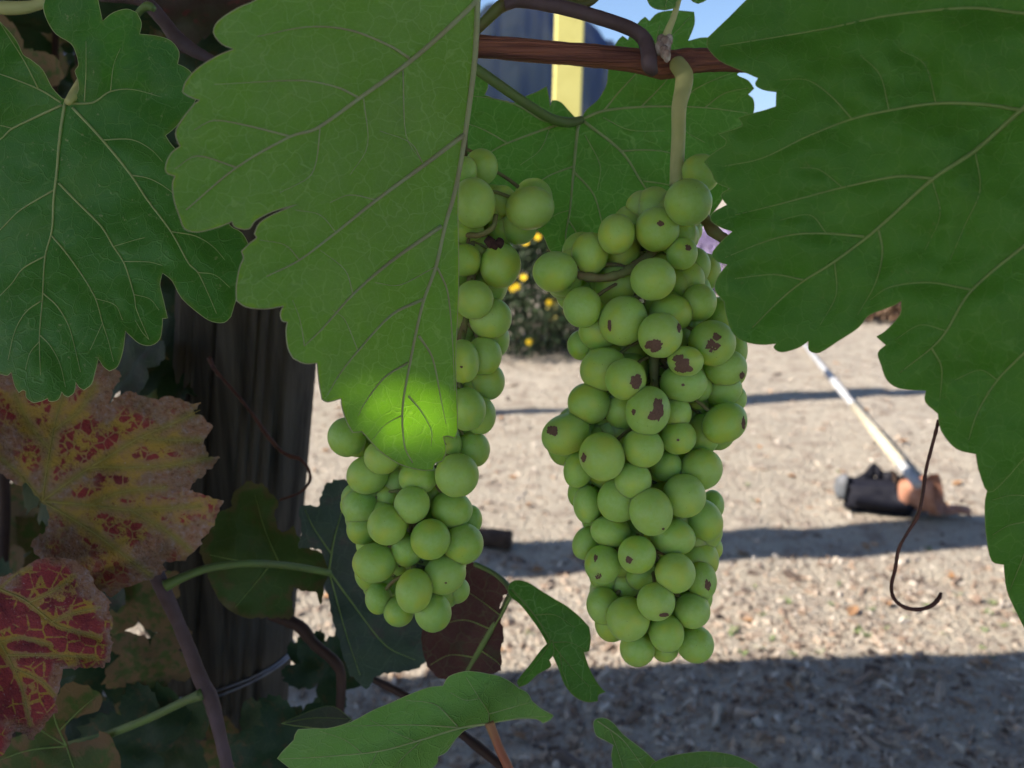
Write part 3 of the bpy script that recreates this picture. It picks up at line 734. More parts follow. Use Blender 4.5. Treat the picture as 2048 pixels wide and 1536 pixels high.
# dry tendril hanging from the right leaf
stalk(vine, 'tendril', [(1877,840,.30),(1872,862,.302),(1862,900,.303),(1852,940,.303),(1846,985,.302),(1836,1030,.302),(1812,1070,.303),(1797,1100,.304),(1790,1140,.304),(1783,1170,.303),(1787,1195,.301),(1806,1213,.299),(1835,1219,.297),(1862,1212,.296),(1878,1196,.296),(1882,1186,.297)],
  [3.2,3.4,3.6,3.4,3.3,3.6,3.2,3.4,3.8,3.6,3.6,3.8,4,4.2,4.6,3.2], M['tendril'], 8, 'thin curled brown tendril dangling over the sunlit soil', knots=.25)
# upper left: pale shoot end, grey cane behind the left leaf
stalk(vine, 'cane', [(-40,12,.43),(30,16,.43),(80,8,.432),(140,-20,.435)], [13,13,10,9], M['peduncle'], 12)
stalk(vine, 'cane', [(200,-10,.46),(280,-2,.46),(325,40,.462),(352,75,.463),(385,100,.465),(425,122,.467),(470,160,.47)], [12,14,13,15,13,10,9], M['cane_grey'], 12, 'grey cane slanting between the two big left leaves', knots=.1)
stalk(vine, 'side_shoot', [(262,48,.445),(280,22,.443),(296,12,.441),(308,18,.44)], [5,7,9,6], M['petiole'], 10)
# ---- added roof boards, with a hole shaped to aim sun at the big leaf
def shade_roof():
    df = fit_depth(AA)
    hole = []
    for k in range(20):
        a = 2*math.pi*k/20
        x = 822 + SPOT[0]*math.cos(a); y = 850 + SPOT[1]*math.sin(a)
        p = P(x, y, float(df(x, y)))
        hole.append(back(p, RZ))
    hc = sum(hole, Vector())/len(hole)
    ring = np.array([(h.x, h.y) for h in hole])
    ux = Vector((1, SL, 0)).normalized(); uy = Vector((-SL, 1, 0)).normalized()
    nb = 17; th = 0.006  # roof carried back behind the camera to deepen the shade
    for i in range(nb):
        y1 = -i*BW; y0 = y1 - BW + 0.001
        o0 = Vector((XL, yl(XL), RZ + (0.0035 if i % 2 else 0.0)))
        L = (XR-XL)/ux.x
        cs = [o0+uy*y0, o0+ux*L+uy*y0, o0+ux*L+uy*y1, o0+uy*y1]
        loc = [((Vector((h[0], h[1], 0))-Vector((o0.x, o0.y, 0))).dot(ux), (Vector((h[0], h[1], 0))-Vector((o0.x, o0.y, 0))).dot(uy)) for h in ring]
        mbx = MB()
        if any(y0 < q[1] < y1 for q in loc):
            # clip hole to this board (leave the board edge where the hole reaches it)
            qq = [(q[0], min(max(q[1], y0+1e-4), y1-1e-4)) for q in loc]
            q2 = [qq[0]]
            for q in qq[1:]:
                if abs(q[0]-q2[-1][0])+abs(q[1]-q2[-1][1]) > 1e-5: q2.append(q)
            qq = q2
            V = [Vector((0, y0)), Vector((L, y0)), Vector((L, y1)), Vector((0, y1))] + [Vector(q) for q in qq]
            n = len(qq); E = [(0,1),(1,2),(2,3),(3,0)] + [(4+k, 4+(k+1) % n) for k in range(n)]
            vs, es, fs, *_ = delaunay_2d_cdt(V, E, [], 0, 1e-7)
            arr = np.array([tuple(v) for v in vs]); cen = np.array([arr[list(f)].mean(0) for f in fs])
            ins = inside(np.array(qq), cen)
            for dz in (0, th):
                b = len(mbx.v)
                mbx.v += [o0 + ux*v[0] + uy*v[1] + Vector((0, 0, dz)) for v in arr]
                for f, k in zip(fs, ins):
                    if not k: mbx.f.append(tuple(b+q for q in f)); mbx.m.append(0)
        else:
            mbx.box(sum(cs, Vector())/4+Vector((0,0,th/2)), ux*L/2, uy*(y1-y0)/2, Vector((0,0,th/2)))
        mbx.build('roof_board', M['timber'], added_roof, smooth=False)
    # added outer board beyond the roof edge, casting the band of shade
    b0 = back(Vector((-0.12, 2.69, 0))); b1 = back(Vector((1.66, 2.965, 0)))
    d = (b1-b0).normalized(); n = Vector((-d.y, d.x, 0))
    mbx = MB(); mid = b0+d*1.0
    mbx.box(mid+Vector((0,0,0.05)), d*3.6, n*0.135, Vector((0,0,0.008)))
    mbx.build('outer_board', M['timber'], added_roof, smooth=False)
    # rafters and posts of the added roof, out of view
    for x in (-4.3, 2.2):
        mbx = MB(); a = Vector((x, yl(x)-1.75, RZ-0.05)); b = Vector((x, yl(x)+0.75, RZ-0.05)); 
        mbx.box((a+b)/2, Vector((0.03,0,0)), (b-a)/2, Vector((0,0,0.045))); mbx.build('rafter', M['timber'], added_roof, smooth=False)
        for y in (yl(x)-1.5, yl(x)+0.02):
            mbx = MB(); mbx.box((x, y, (RZ-0.1)/2), (0.045,0,0), (0,0.045,0), (0,0,(RZ-0.1)/2)); mbx.build('post', M['timber'], added_roof, smooth=False)
SPOT = (108, 54)
shade_roof()

# ================================================================== GRAPES
def grape_mat():
    m = NT('grape_skin'); v = m.obj()
    inf = m.n('ObjectInfo').outputs['Random']
    off = m.n('VectorMath', operation='ADD'); m.set(off.inputs[0], v)
    cmb = m.n('CombineXYZ'); m.set(cmb.inputs[0], m.math('MULTIPLY', inf, 37.0)); m.set(cmb.inputs[1], m.math('MULTIPLY', inf, 91.0)); m.set(cmb.inputs[2], m.math('MULTIPLY', inf, 53.0))
    m.set(off.inputs[1], cmb.outputs[0]); p = off.outputs[0]
    a = m.noise(p, 0.75, 2); b = m.noise(p, 5.0, 4, .6); c = m.noise(p, 30.0, 3)
    base = m.mix(inf, (0.32, 0.50, 0.075), (0.41, 0.56, 0.10))
    base = m.mix(m.rng(a, 0.48, 0.72, 0, 0.5), base, (0.50, 0.54, 0.06))      # yellower patches from broad noise
    bloom = m.mix(m.rng(b, .3, .7), (0.30, 0.50, 0.14), (0.36, 0.55, 0.18))      # waxy bloom
    bk = m.math('MULTIPLY', m.rng(a, 0.38, 0.70, 0.75, 0.15), m.rng(b, .25, .6, .65, 1.0))
    col = m.mix(bk, base, bloom)
    # pores
    vz = m.vor(p, 3.2, 'F1'); col = m.mix(m.rng(vz, 0.035, 0.055, 0.85, 0), col, (0.02, 0.018, 0.01))
    vz2 = m.vor(p, 11, 'F1'); col = m.mix(m.rng(vz2, 0.05, 0.10, 0.35, 0), col, (0.10, 0.13, 0.03))
    nm = m.bump(m.math('ADD', b, m.math('MULTIPLY', c, .3)), 0.05, 0.1)
    rough = m.rng(b, .3, .7, .36, .52)
    sh = m.n('BsdfPrincipled')
    m.set(sh.inputs['Base Color'], col); m.set(sh.inputs['Roughness'], rough); m.set(sh.inputs['Normal'], nm)
    sh.inputs['Specular IOR Level'].default_value = 0.35
    sh.subsurface_method = 'RANDOM_WALK'
    sh.inputs['Subsurface Weight'].default_value = 1.0
    sh.inputs['Subsurface Radius'].default_value = (0.7, 1.0, 0.22)
    sh.inputs['Subsurface Scale'].default_value = 0.0065
    sh.inputs['Coat Weight'].default_value = 0.06; sh.inputs['Coat Roughness'].default_value = 0.35
    return m.done(sh.outputs[0])
M['grape'] = grape_mat()
def scar_mat():
    m = NT('corky_scar'); v = m.pos()
    a = m.noise(v, 900, 4, .7); r = m.noise(v, 2600, 4, .7)
    col = m.mix(a, (0.08, 0.04, 0.028), (0.20, 0.125, 0.09))
    col = m.mix(m.rng(r, .3, .8, 0, .5), col, (0.19, 0.125, 0.095))
    return m.done(m.bsdf(col, .85, .15, m.bump(m.math('ADD', a, r), .8, .0005)))
M['scar'] = scar_mat()
M['withered'] = plain('withered_berry', (0.05, 0.025, 0.02), (0.03, 0.016, 0.014), 300, .8, .2, .8, .001)

def grape_mesh(k):
    bm = bmesh.new(); bmesh.ops.create_icosphere(bm, subdivisions=4, radius=1.0)
    for v in bm.verts:
        n = noise.noise(v.co*0.8 + Vector((k*5, 0, 0)))
        v.co *= 1 + 0.022*n
        v.co.z *= 1.0 - 0.02*v.co.z
        if v.co.z < -0.96: v.co.z += (abs(v.co.z)-0.96)*0.5      # shallow dimple at the blossom end
    me = bpy.data.meshes.new('grape'); bm.to_mesh(me); bm.free()
    me.polygons.foreach_set('use_smooth', [True]*len(me.polygons)); me.materials.append(M['grape'])
    return me
GM = [grape_mesh(k) for k in range(5)]

# (px, py, rx, ry, layer[, roll]) of the berries
GR = [(1376,404,46,46,0),(1314,458,43,44,1),(1287,415,35,34,3),(1233,468,36,40,1),(1180,507,36,42,2),(1110,543,44,40,1.5),(1364,507,30,32,1),(1388,533,32,38,3),(1410,545,30,38,4),(1306,558,44,42,0),(1357,565,30,32,2.5),
 (1398,605,34,37,1.6),(1165,614,38,40,1),(1247,641,46,50,.8,-25),(1342,627,42,38,1.4),(1320,670,43,45,-.3),(1198,662,40,36,2),(1424,686,46,45,.8),(1440,632,38,38,3),(1371,722,35,30,-.2),(1207,738,47,43,1.2,20),
 (1251,758,40,41,-.2),(1367,766,46,38,.8),(1450,734,42,36,1.8),(1445,779,38,32,2.6),(1466,796,26,28,3.4),(1178,806,42,40,1.4,-20),(1246,820,36,37,1.6),(1296,821,43,49,-.4,-10),(1352,827,30,33,1),(1393,806,17,15,3),(1392,775,32,30,2.2),
 (1449,846,46,38,1.2,35),(1132,868,49,40,1.4,20),(1204,913,44,48,-.2,20),(1286,895,40,39,-.1),(1356,874,35,34,.8),(1405,868,33,40,2.6),(1402,938,42,40,1.6,30),(1333,932,30,31,1.6),(1157,938,29,37,2,-15),(1266,960,36,36,.1),
 (1368,991,42,43,.5,30),(1238,1000,42,43,.8),(1302,1023,42,47,-.3,10),(1175,1008,28,37,2),(1408,1040,35,42,2.0,25),(1221,1062,39,31,1.4),(1346,1073,44,36,.9,-15),(1412,1060,32,38,2.4),(1414,1096,30,28,3),(1172,1086,26,33,2.4,-20),
 (1206,1128,36,38,1,-10),(1274,1109,37,37,0),(1283,1150,32,30,2),(1252,1163,32,32,2.6),(1350,1145,39,39,0,30),(1402,1158,30,39,1.6,10),(1207,1211,33,37,2,20),(1312,1203,37,37,-.1),(1256,1237,42,43,.8,-15),(1384,1221,35,34,1.2,20),
 (1333,1266,34,37,.9,10),(1275,1296,34,35,1.8,-10),(1330,1299,26,24,2.6),(1390,1288,36,36,1.8,30),(1400,347,38,38,3.5),(1378,462,26,25,4),(1160,985,24,30,3.2),(1190,1040,26,28,3.2),(1425,1010,22,30,3.6),(1400,1190,24,34,3.0),(1215,1170,26,28,3.4),(1240,600,30,30,3.4),(1380,650,30,34,2.8),(1165,690,30,30,3.2),(1470,700,24,36,2.8),(1475,740,18,30,3.6),(1240,700,28,30,2.8),(1300,1180,28,28,2.8),(1226,862,34,33,2.6),(1205,855,30,30,3.4)]
GL = [(962,334,33,36,2),(928,345,25,32,1),(948,405,42,49,0),(1005,401,28,30,2.2),(1060,416,48,42,1,8),(935,462,32,30,2),(931,520,31,32,1),(1001,531,40,44,1.2,-10),(948,599,38,38,.2),(981,637,42,40,1.2,20),(923,655,28,31,2),
 (926,722,32,43,0),(968,711,35,38,1.2),(973,762,36,38,2.2,10),(933,818,38,43,.3),(960,830,31,38,1.6),(945,898,34,36,2,10),(694,874,37,39,2.4,20),(893,890,30,33,1.2),(765,914,36,34,1.2),(836,955,38,34,1),(736,949,42,38,1.9,15),(728,994,44,35,2.8),
 (914,950,43,43,.2),(824,1009,35,37,.2,-15),(903,1018,41,36,1.2),(724,1056,30,32,2.2),(775,1050,39,39,.1),(861,1078,39,40,0),(926,1087,40,40,1),(814,1098,31,34,1.1),(749,1125,43,38,.9),(801,1137,17,15,2.4),(889,1148,43,38,.9,25),
 (777,1166,24,24,3),(828,1181,36,43,-.1,-8),(757,1196,26,31,2),(798,1222,30,30,1.8),(866,1224,36,38,.8,20),(912,1180,27,26,2.8),(705,1010,24,26,3.2),(870,985,28,30,2.2),(735,1090,22,26,3.2),(850,1130,28,30,2.2),(940,1040,24,30,2.8),(780,990,30,30,2.4),
 (880,440,36,40,2.2),(870,540,38,38,1.8),(880,640,38,38,2),(870,740,36,40,2),(800,780,38,38,2.4),(850,830,38,38,2.6),(760,850,36,38,3)]
SCR = [(1308,692,17,16),(1358,657,4,9),(1425,694,15,15),(1433,674,8,8),(1366,733,18,15),(1357,718,11,9),(1272,764,12,18),(1316,818,12,25),(1306,832,10,9),(1267,825,4,6),(1106,861,12,11),(1167,915,5,8),(1191,1116,4,8),(1198,1152,8,7),(1258,1120,7,7),
 (1415,1171,7,11),(1329,1230,10,4),(1321,447,7,6),(1377,495,6,6),(1219,651,4,14),(1487,845,4,12),(1366,770,4,3),(1356,880,3,2.5),(1327,1058,3,3),(1485,752,5,8)]
SCL = [(923,734,3,2),(815,888,4,2),(890,888,3,2),(892,1166,2.5,2)]

def cluster(label, berries, scars, d0, axis_pts, loc_px, fill):
    t = thing('grape_cluster', label, 'grapes', P(*loc_px), 'grape clusters hanging from the cane')
    gs = []
    rnd = random.Random(len(berries))
    berries = list(berries); base = np.array([b[:4] for b in berries])
    for i in range(fill):          # berries deeper in the bunch
        py = rnd.uniform(base[:, 1].min()+60, base[:, 1].max()-40)
        near = base[np.abs(base[:, 1]-py) < 42]
        lo = (near[:, 0]-near[:, 2]).min(); hi = (near[:, 0]+near[:, 2]).max(); r = rnd.uniform(32, 40)
        if hi-lo < 2.4*r: continue
        berries.append((rnd.uniform(lo+r*1.05, hi-r*1.05), py, r, r*rnd.uniform(1, 1.12), rnd.uniform(2.2, 4.4)))
    for i, g in enumerate(berries):
        px, py, rx, ry, lay = g[:5]; rx *= 1.03; ry *= 1.03; roll = g[5] if len(g) > 5 else rnd.uniform(-12, 12)
        d = d0 + 0.0088*lay
        c = P(px, py, d); k = d/FPX
        o = bpy.data.objects.new('grape', GM[i % 5])
        rz = (rx+ry)/2*rnd.uniform(.97, 1.06)
        # local axes: x -> picture right, y -> depth, z -> picture up, then rolled
        Rm = Matrix((cR, cF, cU)).transposed().to_4x4() @ Matrix.Rotation(math.radians(-roll), 4, 'Y')
        spin = Matrix.Rotation(rnd.choice([0, math.pi]), 4, 'Y')
        o.matrix_world = Matrix.Translation(c) @ Rm @ Matrix.Diagonal((rx*k, rz*k, ry*k, 1))
        mw = o.matrix_world.copy()
        put(o, t); o.matrix_basis = mw
        gs.append((o, mw, px, py, rx, ry, lay, c))
    for s in scars:
        best = None
        for g in gs:
            e = ((s[0]-g[2])/(g[4]+2))**2 + ((s[1]-g[3])/(g[5]+2))**2
            if e < 1.0 and (best is None or g[6] < best[6]): best = g
        if best is None: continue
        o, mw, *_ = best; inv = mw.inverted()
        mb = MB(); rings = 4; nn = 34
        def hit(x, y):
            ro = inv @ CAM; rd = (inv.to_3x3() @ ray(x, y)).normalized()
            b = ro.dot(rd); c = ro.dot(ro) - 1; dd = b*b-c
            tt = -b-math.sqrt(max(dd, 0)); q = ro+rd*tt
            return q.normalized()
        sd = s[0]*.13+s[1]*.07
        cpt = hit(s[0], s[1]); mb.v.append(cpt*1.010)
        for r in range(1, rings+1):
            f = r/rings
            for k in range(nn):
                a = 2*math.pi*k/nn
                w = 1 + .42*noise.noise((math.cos(a)*1.2+sd, math.sin(a)*1.2, sd)) + .24*noise.noise((math.cos(a)*3.5+sd, math.sin(a)*3.5, sd+4)) + .16*noise.noise((math.cos(a)*9+sd, math.sin(a)*9, sd+7))
                q = hit(s[0]+s[2]*f*w*math.cos(a), s[1]+s[3]*f*w*math.sin(a))
                mb.v.append(q*((1.012 + .008*noise.noise(q*14)) if r < rings else 1.001))
        for k in range(nn):
            mb.f.append((0, 1+k, 1+(k+1) % nn)); mb.m.append(0)
        for r in range(rings-1):
            for k in range(nn):
                k2 = (k+1) % nn; b = 1+r*nn
                mb.f.append((b+k, b+nn+k, b+nn+k2, b+k2)); mb.m.append(0)
        me = mb.mesh('scar', M['scar']); so_ = bpy.data.objects.new('scar', me); COL.objects.link(so_); so_.parent = o
        if 'label' not in o: o['label'] = 'berry with a brown corky scar'
    # rachis and little stalks
    mb = MB(); ax = [P(*p) for p in axis_pts]
    sm = crom([tuple(p) for p in ax], 6)
    mb.tube(sm, [0.0021*(1-.6*i/len(sm)) + .0004 for i in range(len(sm))], 10, smooth=1)
    for g in gs:
        c = g[7]
        j = min(range(len(sm)), key=lambda q: (Vector(sm[q])-(c+Vector((0, 0, .013)))).length)
        a = Vector(sm[j]); mid = (a+c)/2 + Vector((0, 0, .003))
        mb.tube([a, mid, c], [.0010, .0008, .0010], 6, smooth=3)
    mb.build('stem', M['rachis'], t)
    return t
c2 = cluster('right-hand cluster of green grapes, many berries with brown scars', GR, SCR, 0.350,
    [(1354,375,.380),(1330,460,.376),(1290,540,.374),(1305,640,.372),(1310,750,.370),(1300,860,.372),(1295,980,.372),(1300,1100,.371),(1310,1200,.368),(1325,1270,.364)], (1355,320,.38), 130)
c1 = cluster('left-hand cluster of unscarred green grapes, half hidden by the folded leaf', GL, SCL, 0.374,
    [(930,180,.41),(925,300,.395),(935,420,.392),(945,520,.388),(930,640,.386),(900,760,.386),(850,880,.386),(830,1000,.386),(830,1100,.384),(825,1190,.380)], (930,300,.39), 100)
# second arm of the right cluster and its pale main stalk
stalk(c2, 'peduncle', [(1354,128,.412),(1368,150,.405),(1366,178,.398),(1358,215,.392),(1357,270,.387),(1354,330,.383),(1352,372,.380)], [17,18,17,15,14,14,13], M['peduncle'], 16, 'pale yellowish main stalk dropping from the cane')
stalk(c2, 'stem_arm', [(1500,500,.365),(1450,478,.366),(1425,460,.366),(1408,436,.368),(1395,425,.369)], [9,11,12,10,8], M['rachis'], 10, knots=.3)
stalk(c2, 'stem_arm', [(1310,500,.371),(1265,535,.366),(1240,548,.364),(1205,556,.364),(1170,553,.365),(1150,548,.366)], [8,10,9,8,10,7], M['rachis'], 10, knots=.3)
stalk(c2, 'stem_arm', [(1310,690,.366),(1308,735,.362),(1310,775,.364)], [9,10,9], M['rachis'], 10, knots=.2)
stalk(c1, 'stem_arm', [(935,470,.386),(960,470,.38),(985,455,.378),(992,430,.38)], [6,6,6,5], M['rachis'], 8)
mb = MB()
for (x, y, r) in ((980,484,11),(1000,486,10),(990,490,9)):
    c = P(x, y, .362); rr = r*.362/FPX
    b = len(mb.v)
    mb.tube([c+Vector((0,0,rr)), c+Vector((0,0,rr*.5)), c, c-Vector((0,0,rr*.7)), c-Vector((0,0,rr*1.1))], [rr*.3, rr*.9, rr, rr*.7, rr*.2], 9, smooth=2)
    for q in range(b, len(mb.v)): mb.v[q] += (mb.v[q]-c)*0.35*noise.noise(mb.v[q]*500)
mb.build('withered_berries', M['withered'], c1)['label'] = 'shrivelled dark brown berries'

# ================================================================== LEFT: POST AND AUTUMN VINE
def post_mat():
    m = NT('old_post_wood'); v = m.obj()
    mp = m.n('Mapping', i_Vector=v); mp.inputs['Scale'].default_value = (1, 1, 0.06); s = mp.outputs[0]
    a = m.noise(s, 45, 6, .65); b = m.noise(s, 140, 4); c = m.noise(v, 6, 3)
    col = m.mix(m.rng(a, .35, .65), (0.018, 0.018, 0.016), (0.078, 0.074, 0.064))
    col = m.mix(m.rng(c, .45, .7, 0, .6), col, (0.075, 0.058, 0.04))
    col = m.mix(m.rng(a, .27, .36, .9, 0), col, (0.012, 0.010, 0.009))
    return m.done(m.bsdf(col, .85, .15, m.bump(m.math('ADD', a, m.math('MULTIPLY', b, .4)), .8, .004)))
M['post'] = post_mat()
PT = thing('wooden_post', 'weathered round wooden post leaning behind the vine leaves', 'post', (-0.354, 0.68, 0))
def post_axis(z): return Vector((-0.354 + (z/1.117)*(0.150), 0.68, z))
mb = MB(); nn = 200; zs = np.linspace(-0.05, 1.19, 56)
cracks = [(random.uniform(0, 6.28), random.uniform(.012, .035), random.uniform(.0015, .007)) for _ in range(34)]
for z in zs:
    for k in range(nn):
        a = 2*math.pi*k/nn
        r = 0.0555 + .0015*noise.noise((math.cos(a)*2, math.sin(a)*2, z*1.2))
        for (ca, cw, cd) in cracks:
            da = abs((a-ca-.12*noise.noise((z*1.4, ca, 0))+math.pi) % (2*math.pi)-math.pi)
            if da < cw*2: r -= cd*math.exp(-(da/cw)**2)
        mb.v.append(post_axis(z)+Vector((r*math.cos(a), r*math.sin(a), 0)))
for j in range(len(zs)-1):
    for k in range(nn):
        k2 = (k+1) % nn; mb.f.append((j*nn+k, j*nn+k2, (j+1)*nn+k2, (j+1)*nn+k)); mb.m.append(0)
mb.f.append(tuple((len(zs)-1)*nn+k for k in range(nn))); mb.m.append(0)
mb.build('shaft', M['post'], PT)
M['wire'] = plain('galvanised_wire', (0.22, 0.25, 0.32), (0.16, 0.18, 0.24), 80, .4, .5, metallic=.8)
tw = thing('tie_wire', 'thin galvanised wires wound around the wooden post', 'wire', post_axis(.8))
for (z0, tilt, rr) in ((0.803, 0.016, .0585), (0.795, 0.021, .0595)):
    mb = MB(); pts = []
    for k in range(41):
        a = 2*math.pi*k/40
        pts.append(post_axis(z0)+Vector((rr*math.cos(a), rr*math.sin(a), tilt*math.cos(a+.5))))
    mb.tube(pts, .0011, 6, smooth=1, cap=False); mb.build('wire_loop', M['wire'], tw)

av = thing('grapevine', 'autumn grapevine with yellow and crimson leaves against the wooden post', 'vine', (-0.3, 0.6, 0))
OM = [(-60,745),(-20,730),(60,720),(191,727),(216,735),(240,741),(238,763),(224,779,S),(219,807,S),(238,793),(262,785),(290,793),(322,797),(344,793),(383,807),(399,804,S),(394,817),(388,828,S),(405,834),(418,846),(424,856),(410,878),(410,897,S),(418,913),(437,914,S),
 (421,938),(394,962),(380,979,S),(391,986),(421,992),(448,1003,S),(435,1028),(426,1053),(410,1074),(394,1096),(369,1120,S),(355,1123),(329,1125),(332,1142,S),(307,1157),(255,1174),(227,1194,S),(195,1180),(150,1178),(110,1150),(80,1120),(63,1093),(68,1077),(90,1063),(98,1031),(87,1009,S),
 (71,990),(55,968),(30,967),(0,946),(-70,900)]
VM = [(5,(85,1003),(150,955),(185,935),(250,935),(340,930),(420,915)),(4,(185,932),(280,875),(340,850),(400,820)),(5,(85,1003),(100,900),(120,810),(150,735)),(5,(85,1003),(180,1010),(260,1020),(400,1012)),(4.5,(90,1005),(180,1060),(260,1120),(300,1150)),(4,(85,1003),(40,950),(-20,900)),
 (2.6,(100,900),(60,850),(30,790)),(2.6,(108,860),(160,820),(190,770)),(2.6,(260,1020),(330,1060),(380,1100)),(2.4,(180,1010),(240,985),(330,975)),(2,(280,875),(330,880),(400,880))]
make_leaf(av, OM, VM, [(85,1003,.50),(437,915,.468),(220,740,.505),(330,1150,.462),(0,800,.52),(300,860,.492),(200,1080,.478)], M['autumn'], M['vein_autumn'], step=7, relief=.002, wave=.016, seed=8, margin=0, vw=.6, rag=6,
  label='large yellow autumn leaf with dry brown edge and red flecks')
ON = [(-90,1170),(-40,1160),(0,1152),(26,1148),(45,1134),(74,1120),(94,1117),(125,1116),(150,1122,S),(182,1148),(191,1174,S),(210,1188),(221,1205,S),(217,1215),(226,1242),(220,1265,S),(224,1285),(219,1321),(204,1334),(167,1336),(125,1338,S),(122,1370),(112,1392,S),(116,1421,S),(99,1438),(82,1460),(62,1480,S),(51,1469),(26,1466),(17,1492),(-5,1515),(-80,1510),(-130,1300)]
VN = [(6,(-100,1130),(0,1178),(50,1200),(100,1240),(125,1255),(200,1275)),(4,(60,1205),(110,1180),(150,1150)),(5,(-60,1200),(0,1285),(25,1330),(45,1380),(60,1450)),(3.6,(15,1310),(70,1310),(130,1312),(190,1315)),(3,(105,1243),(150,1225),(200,1215)),(3,(25,1335),(80,1360),(110,1390)),(3,(0,1178),(30,1150),(60,1135)),(2.4,(0,1285),(40,1275),(100,1290))]
make_leaf(av, ON, VN, [(0,1250,.448),(220,1220,.438),(100,1130,.458),(60,1480,.430)], M['autumn_red'], M['vein_autumn'], step=6, relief=.003, wave=.010, seed=9, margin=0, vw=.7, rag=5,
  label='crimson leaf with yellow veins at the lower left edge')
OO = [(111,1395),(128,1370),(148,1364),(182,1375),(205,1392,S),(199,1418),(170,1432),(136,1441),(131,1463),(137,1490,S),(170,1482),(195,1475),(199,1463,S),(219,1469),(236,1503),(242,1530),(235,1570),(100,1580),(-40,1570),(-30,1500),(40,1470),(80,1430)]
make_leaf(av, OO, [(4,(133,1492),(110,1440),(105,1400)),(4,(133,1492),(60,1500),(0,1520)),(3.4,(133,1492),(150,1540),(170,1570)),(3,(120,1460),(160,1420),(190,1395)),(3,(133,1492),(80,1460),(60,1450))],
  [(133,1492,.52),(200,1400,.50),(0,1520,.50),(230,1540,.505)], M['leaf_brownish'], M['vein_dim'], step=8, wave=.012, seed=10, rag=4, margin=0, label='green leaf with brown edges under the crimson leaf')
OQ = [(400,1098),(416,1061),(439,1025),(465,1012,S),(462,999),(475,978),(496,962),(512,968),(528,970),(543,986),(556,1004),(551,1025,S),(554,1054),(567,1061),(587,1052,S),(608,1090),(650,1108),(659,1140),(650,1173),(642,1207),(629,1186),(603,1181),(587,1176,S),(582,1199),(587,1233),(556,1236),(517,1236),(486,1233),(447,1212),(431,1186),(418,1160),(412,1134)]
make_leaf(av, OQ, [(4,(655,1142),(560,1130),(470,1120),(420,1110)),(3,(560,1130),(530,1060),(510,990)),(3,(540,1130),(500,1180),(470,1215))], [(650,1145,.575),(420,1060,.555),(500,1230,.54),(500,970,.585)], M['leaf_dull'], M['vein_dim'], step=8, wave=.012, seed=11, rag=4, margin=0, label='dull green leaf turning brown in front of the post')
OR = [(598,1015),(616,1009),(637,1012),(642,990),(655,966),(690,960),(730,1000),(770,1080),(810,1180),(850,1240),(876,1268),(870,1290),(857,1315),(832,1338),(790,1345),(755,1351),(735,1378),(712,1361),(697,1345),(682,1292),(667,1252),(659,1201),(651,1172),(657,1143,S),(650,1118),(642,1100),(613,1096),(597,1096,S),(603,1060)]
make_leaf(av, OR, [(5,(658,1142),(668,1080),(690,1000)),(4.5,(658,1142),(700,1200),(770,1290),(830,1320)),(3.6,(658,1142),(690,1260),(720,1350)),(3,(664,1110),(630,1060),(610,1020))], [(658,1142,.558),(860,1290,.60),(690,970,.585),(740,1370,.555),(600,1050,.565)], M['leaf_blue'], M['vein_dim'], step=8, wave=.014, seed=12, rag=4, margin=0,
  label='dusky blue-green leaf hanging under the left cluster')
OW = [(850,1240),(900,1150),(925,1131),(949,1124),(987,1148),(1017,1179,S),(1004,1199),(1000,1230),(1006,1271),(1001,1300,S),(1004,1340,S),(980,1352),(920,1362),(870,1350),(845,1300)]
make_leaf(av, OW, [(4,(1020,1195),(980,1270),(935,1343)),(3,(985,1260),(930,1240),(880,1250)),(2.6,(960,1300),(990,1320),(1000,1330)),(2.6,(950,1315),(900,1310),(860,1330)),(2.4,(1000,1230),(960,1200),(930,1180))], [(1000,1200,.50),(940,1340,.52),(850,1250,.54),(900,1150,.53)], M['leaf_red'], M['vein_dim'], step=8, wave=.008, seed=13, rag=4, margin=0,
  label='dark red leaf with greenish veins behind the left cluster')
OT = [(563,1447,S),(593,1434),(629,1419),(667,1413),(703,1439,S),(692,1447),(654,1457),(603,1453)]
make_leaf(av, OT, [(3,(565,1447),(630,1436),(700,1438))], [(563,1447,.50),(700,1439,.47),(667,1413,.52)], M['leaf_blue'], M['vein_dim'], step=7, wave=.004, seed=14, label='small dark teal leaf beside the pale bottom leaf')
stalk(av, 'cane', [(300,1120,.50),(322,1170,.50),(345,1220,.50),(375,1290,.50),(402,1360,.497),(422,1400,.495),(440,1470,.49),(465,1580,.485)], [15,16,14,14,15,16,13,13], M['cane_grey'], 12, 'purplish brown cane descending past the crimson leaf', knots=.1)
stalk(av, 'petiole', [(330,1172,.495),(365,1155,.497),(420,1136,.505),(500,1127,.52),(580,1132,.54),(660,1146,.556)], [12,9,8,7.5,7,7], M['petiole'], 10)
stalk(av, 'petiole', [(405,1388,.492),(370,1402,.495),(290,1440,.505),(200,1475,.515),(135,1492,.52)], [12,9,8.5,8.5,9], M['petiole'], 10)
stalk(av, 'cane', [(540,1228,.60),(598,1252,.60),(628,1287,.60),(669,1323,.60),(682,1350,.60),(680,1430,.60),(676,1560,.60)], [12,13,11,11,10,9,9], M['cane_dark'], 10, knots=.15)
stalk(av, 'cane', [(745,1358,.58),(806,1389,.56),(900,1450,.53),(1000,1530,.50),(1040,1570,.49)], [7,8,9,10,10], M['cane_dark'], 10, knots=.15)
stalk(av, 'petiole', [(1022,1186,.50),(1000,1230,.505),(965,1290,.51),(935,1345,.52)], [6,6,6,6], M['petiole'], 8)
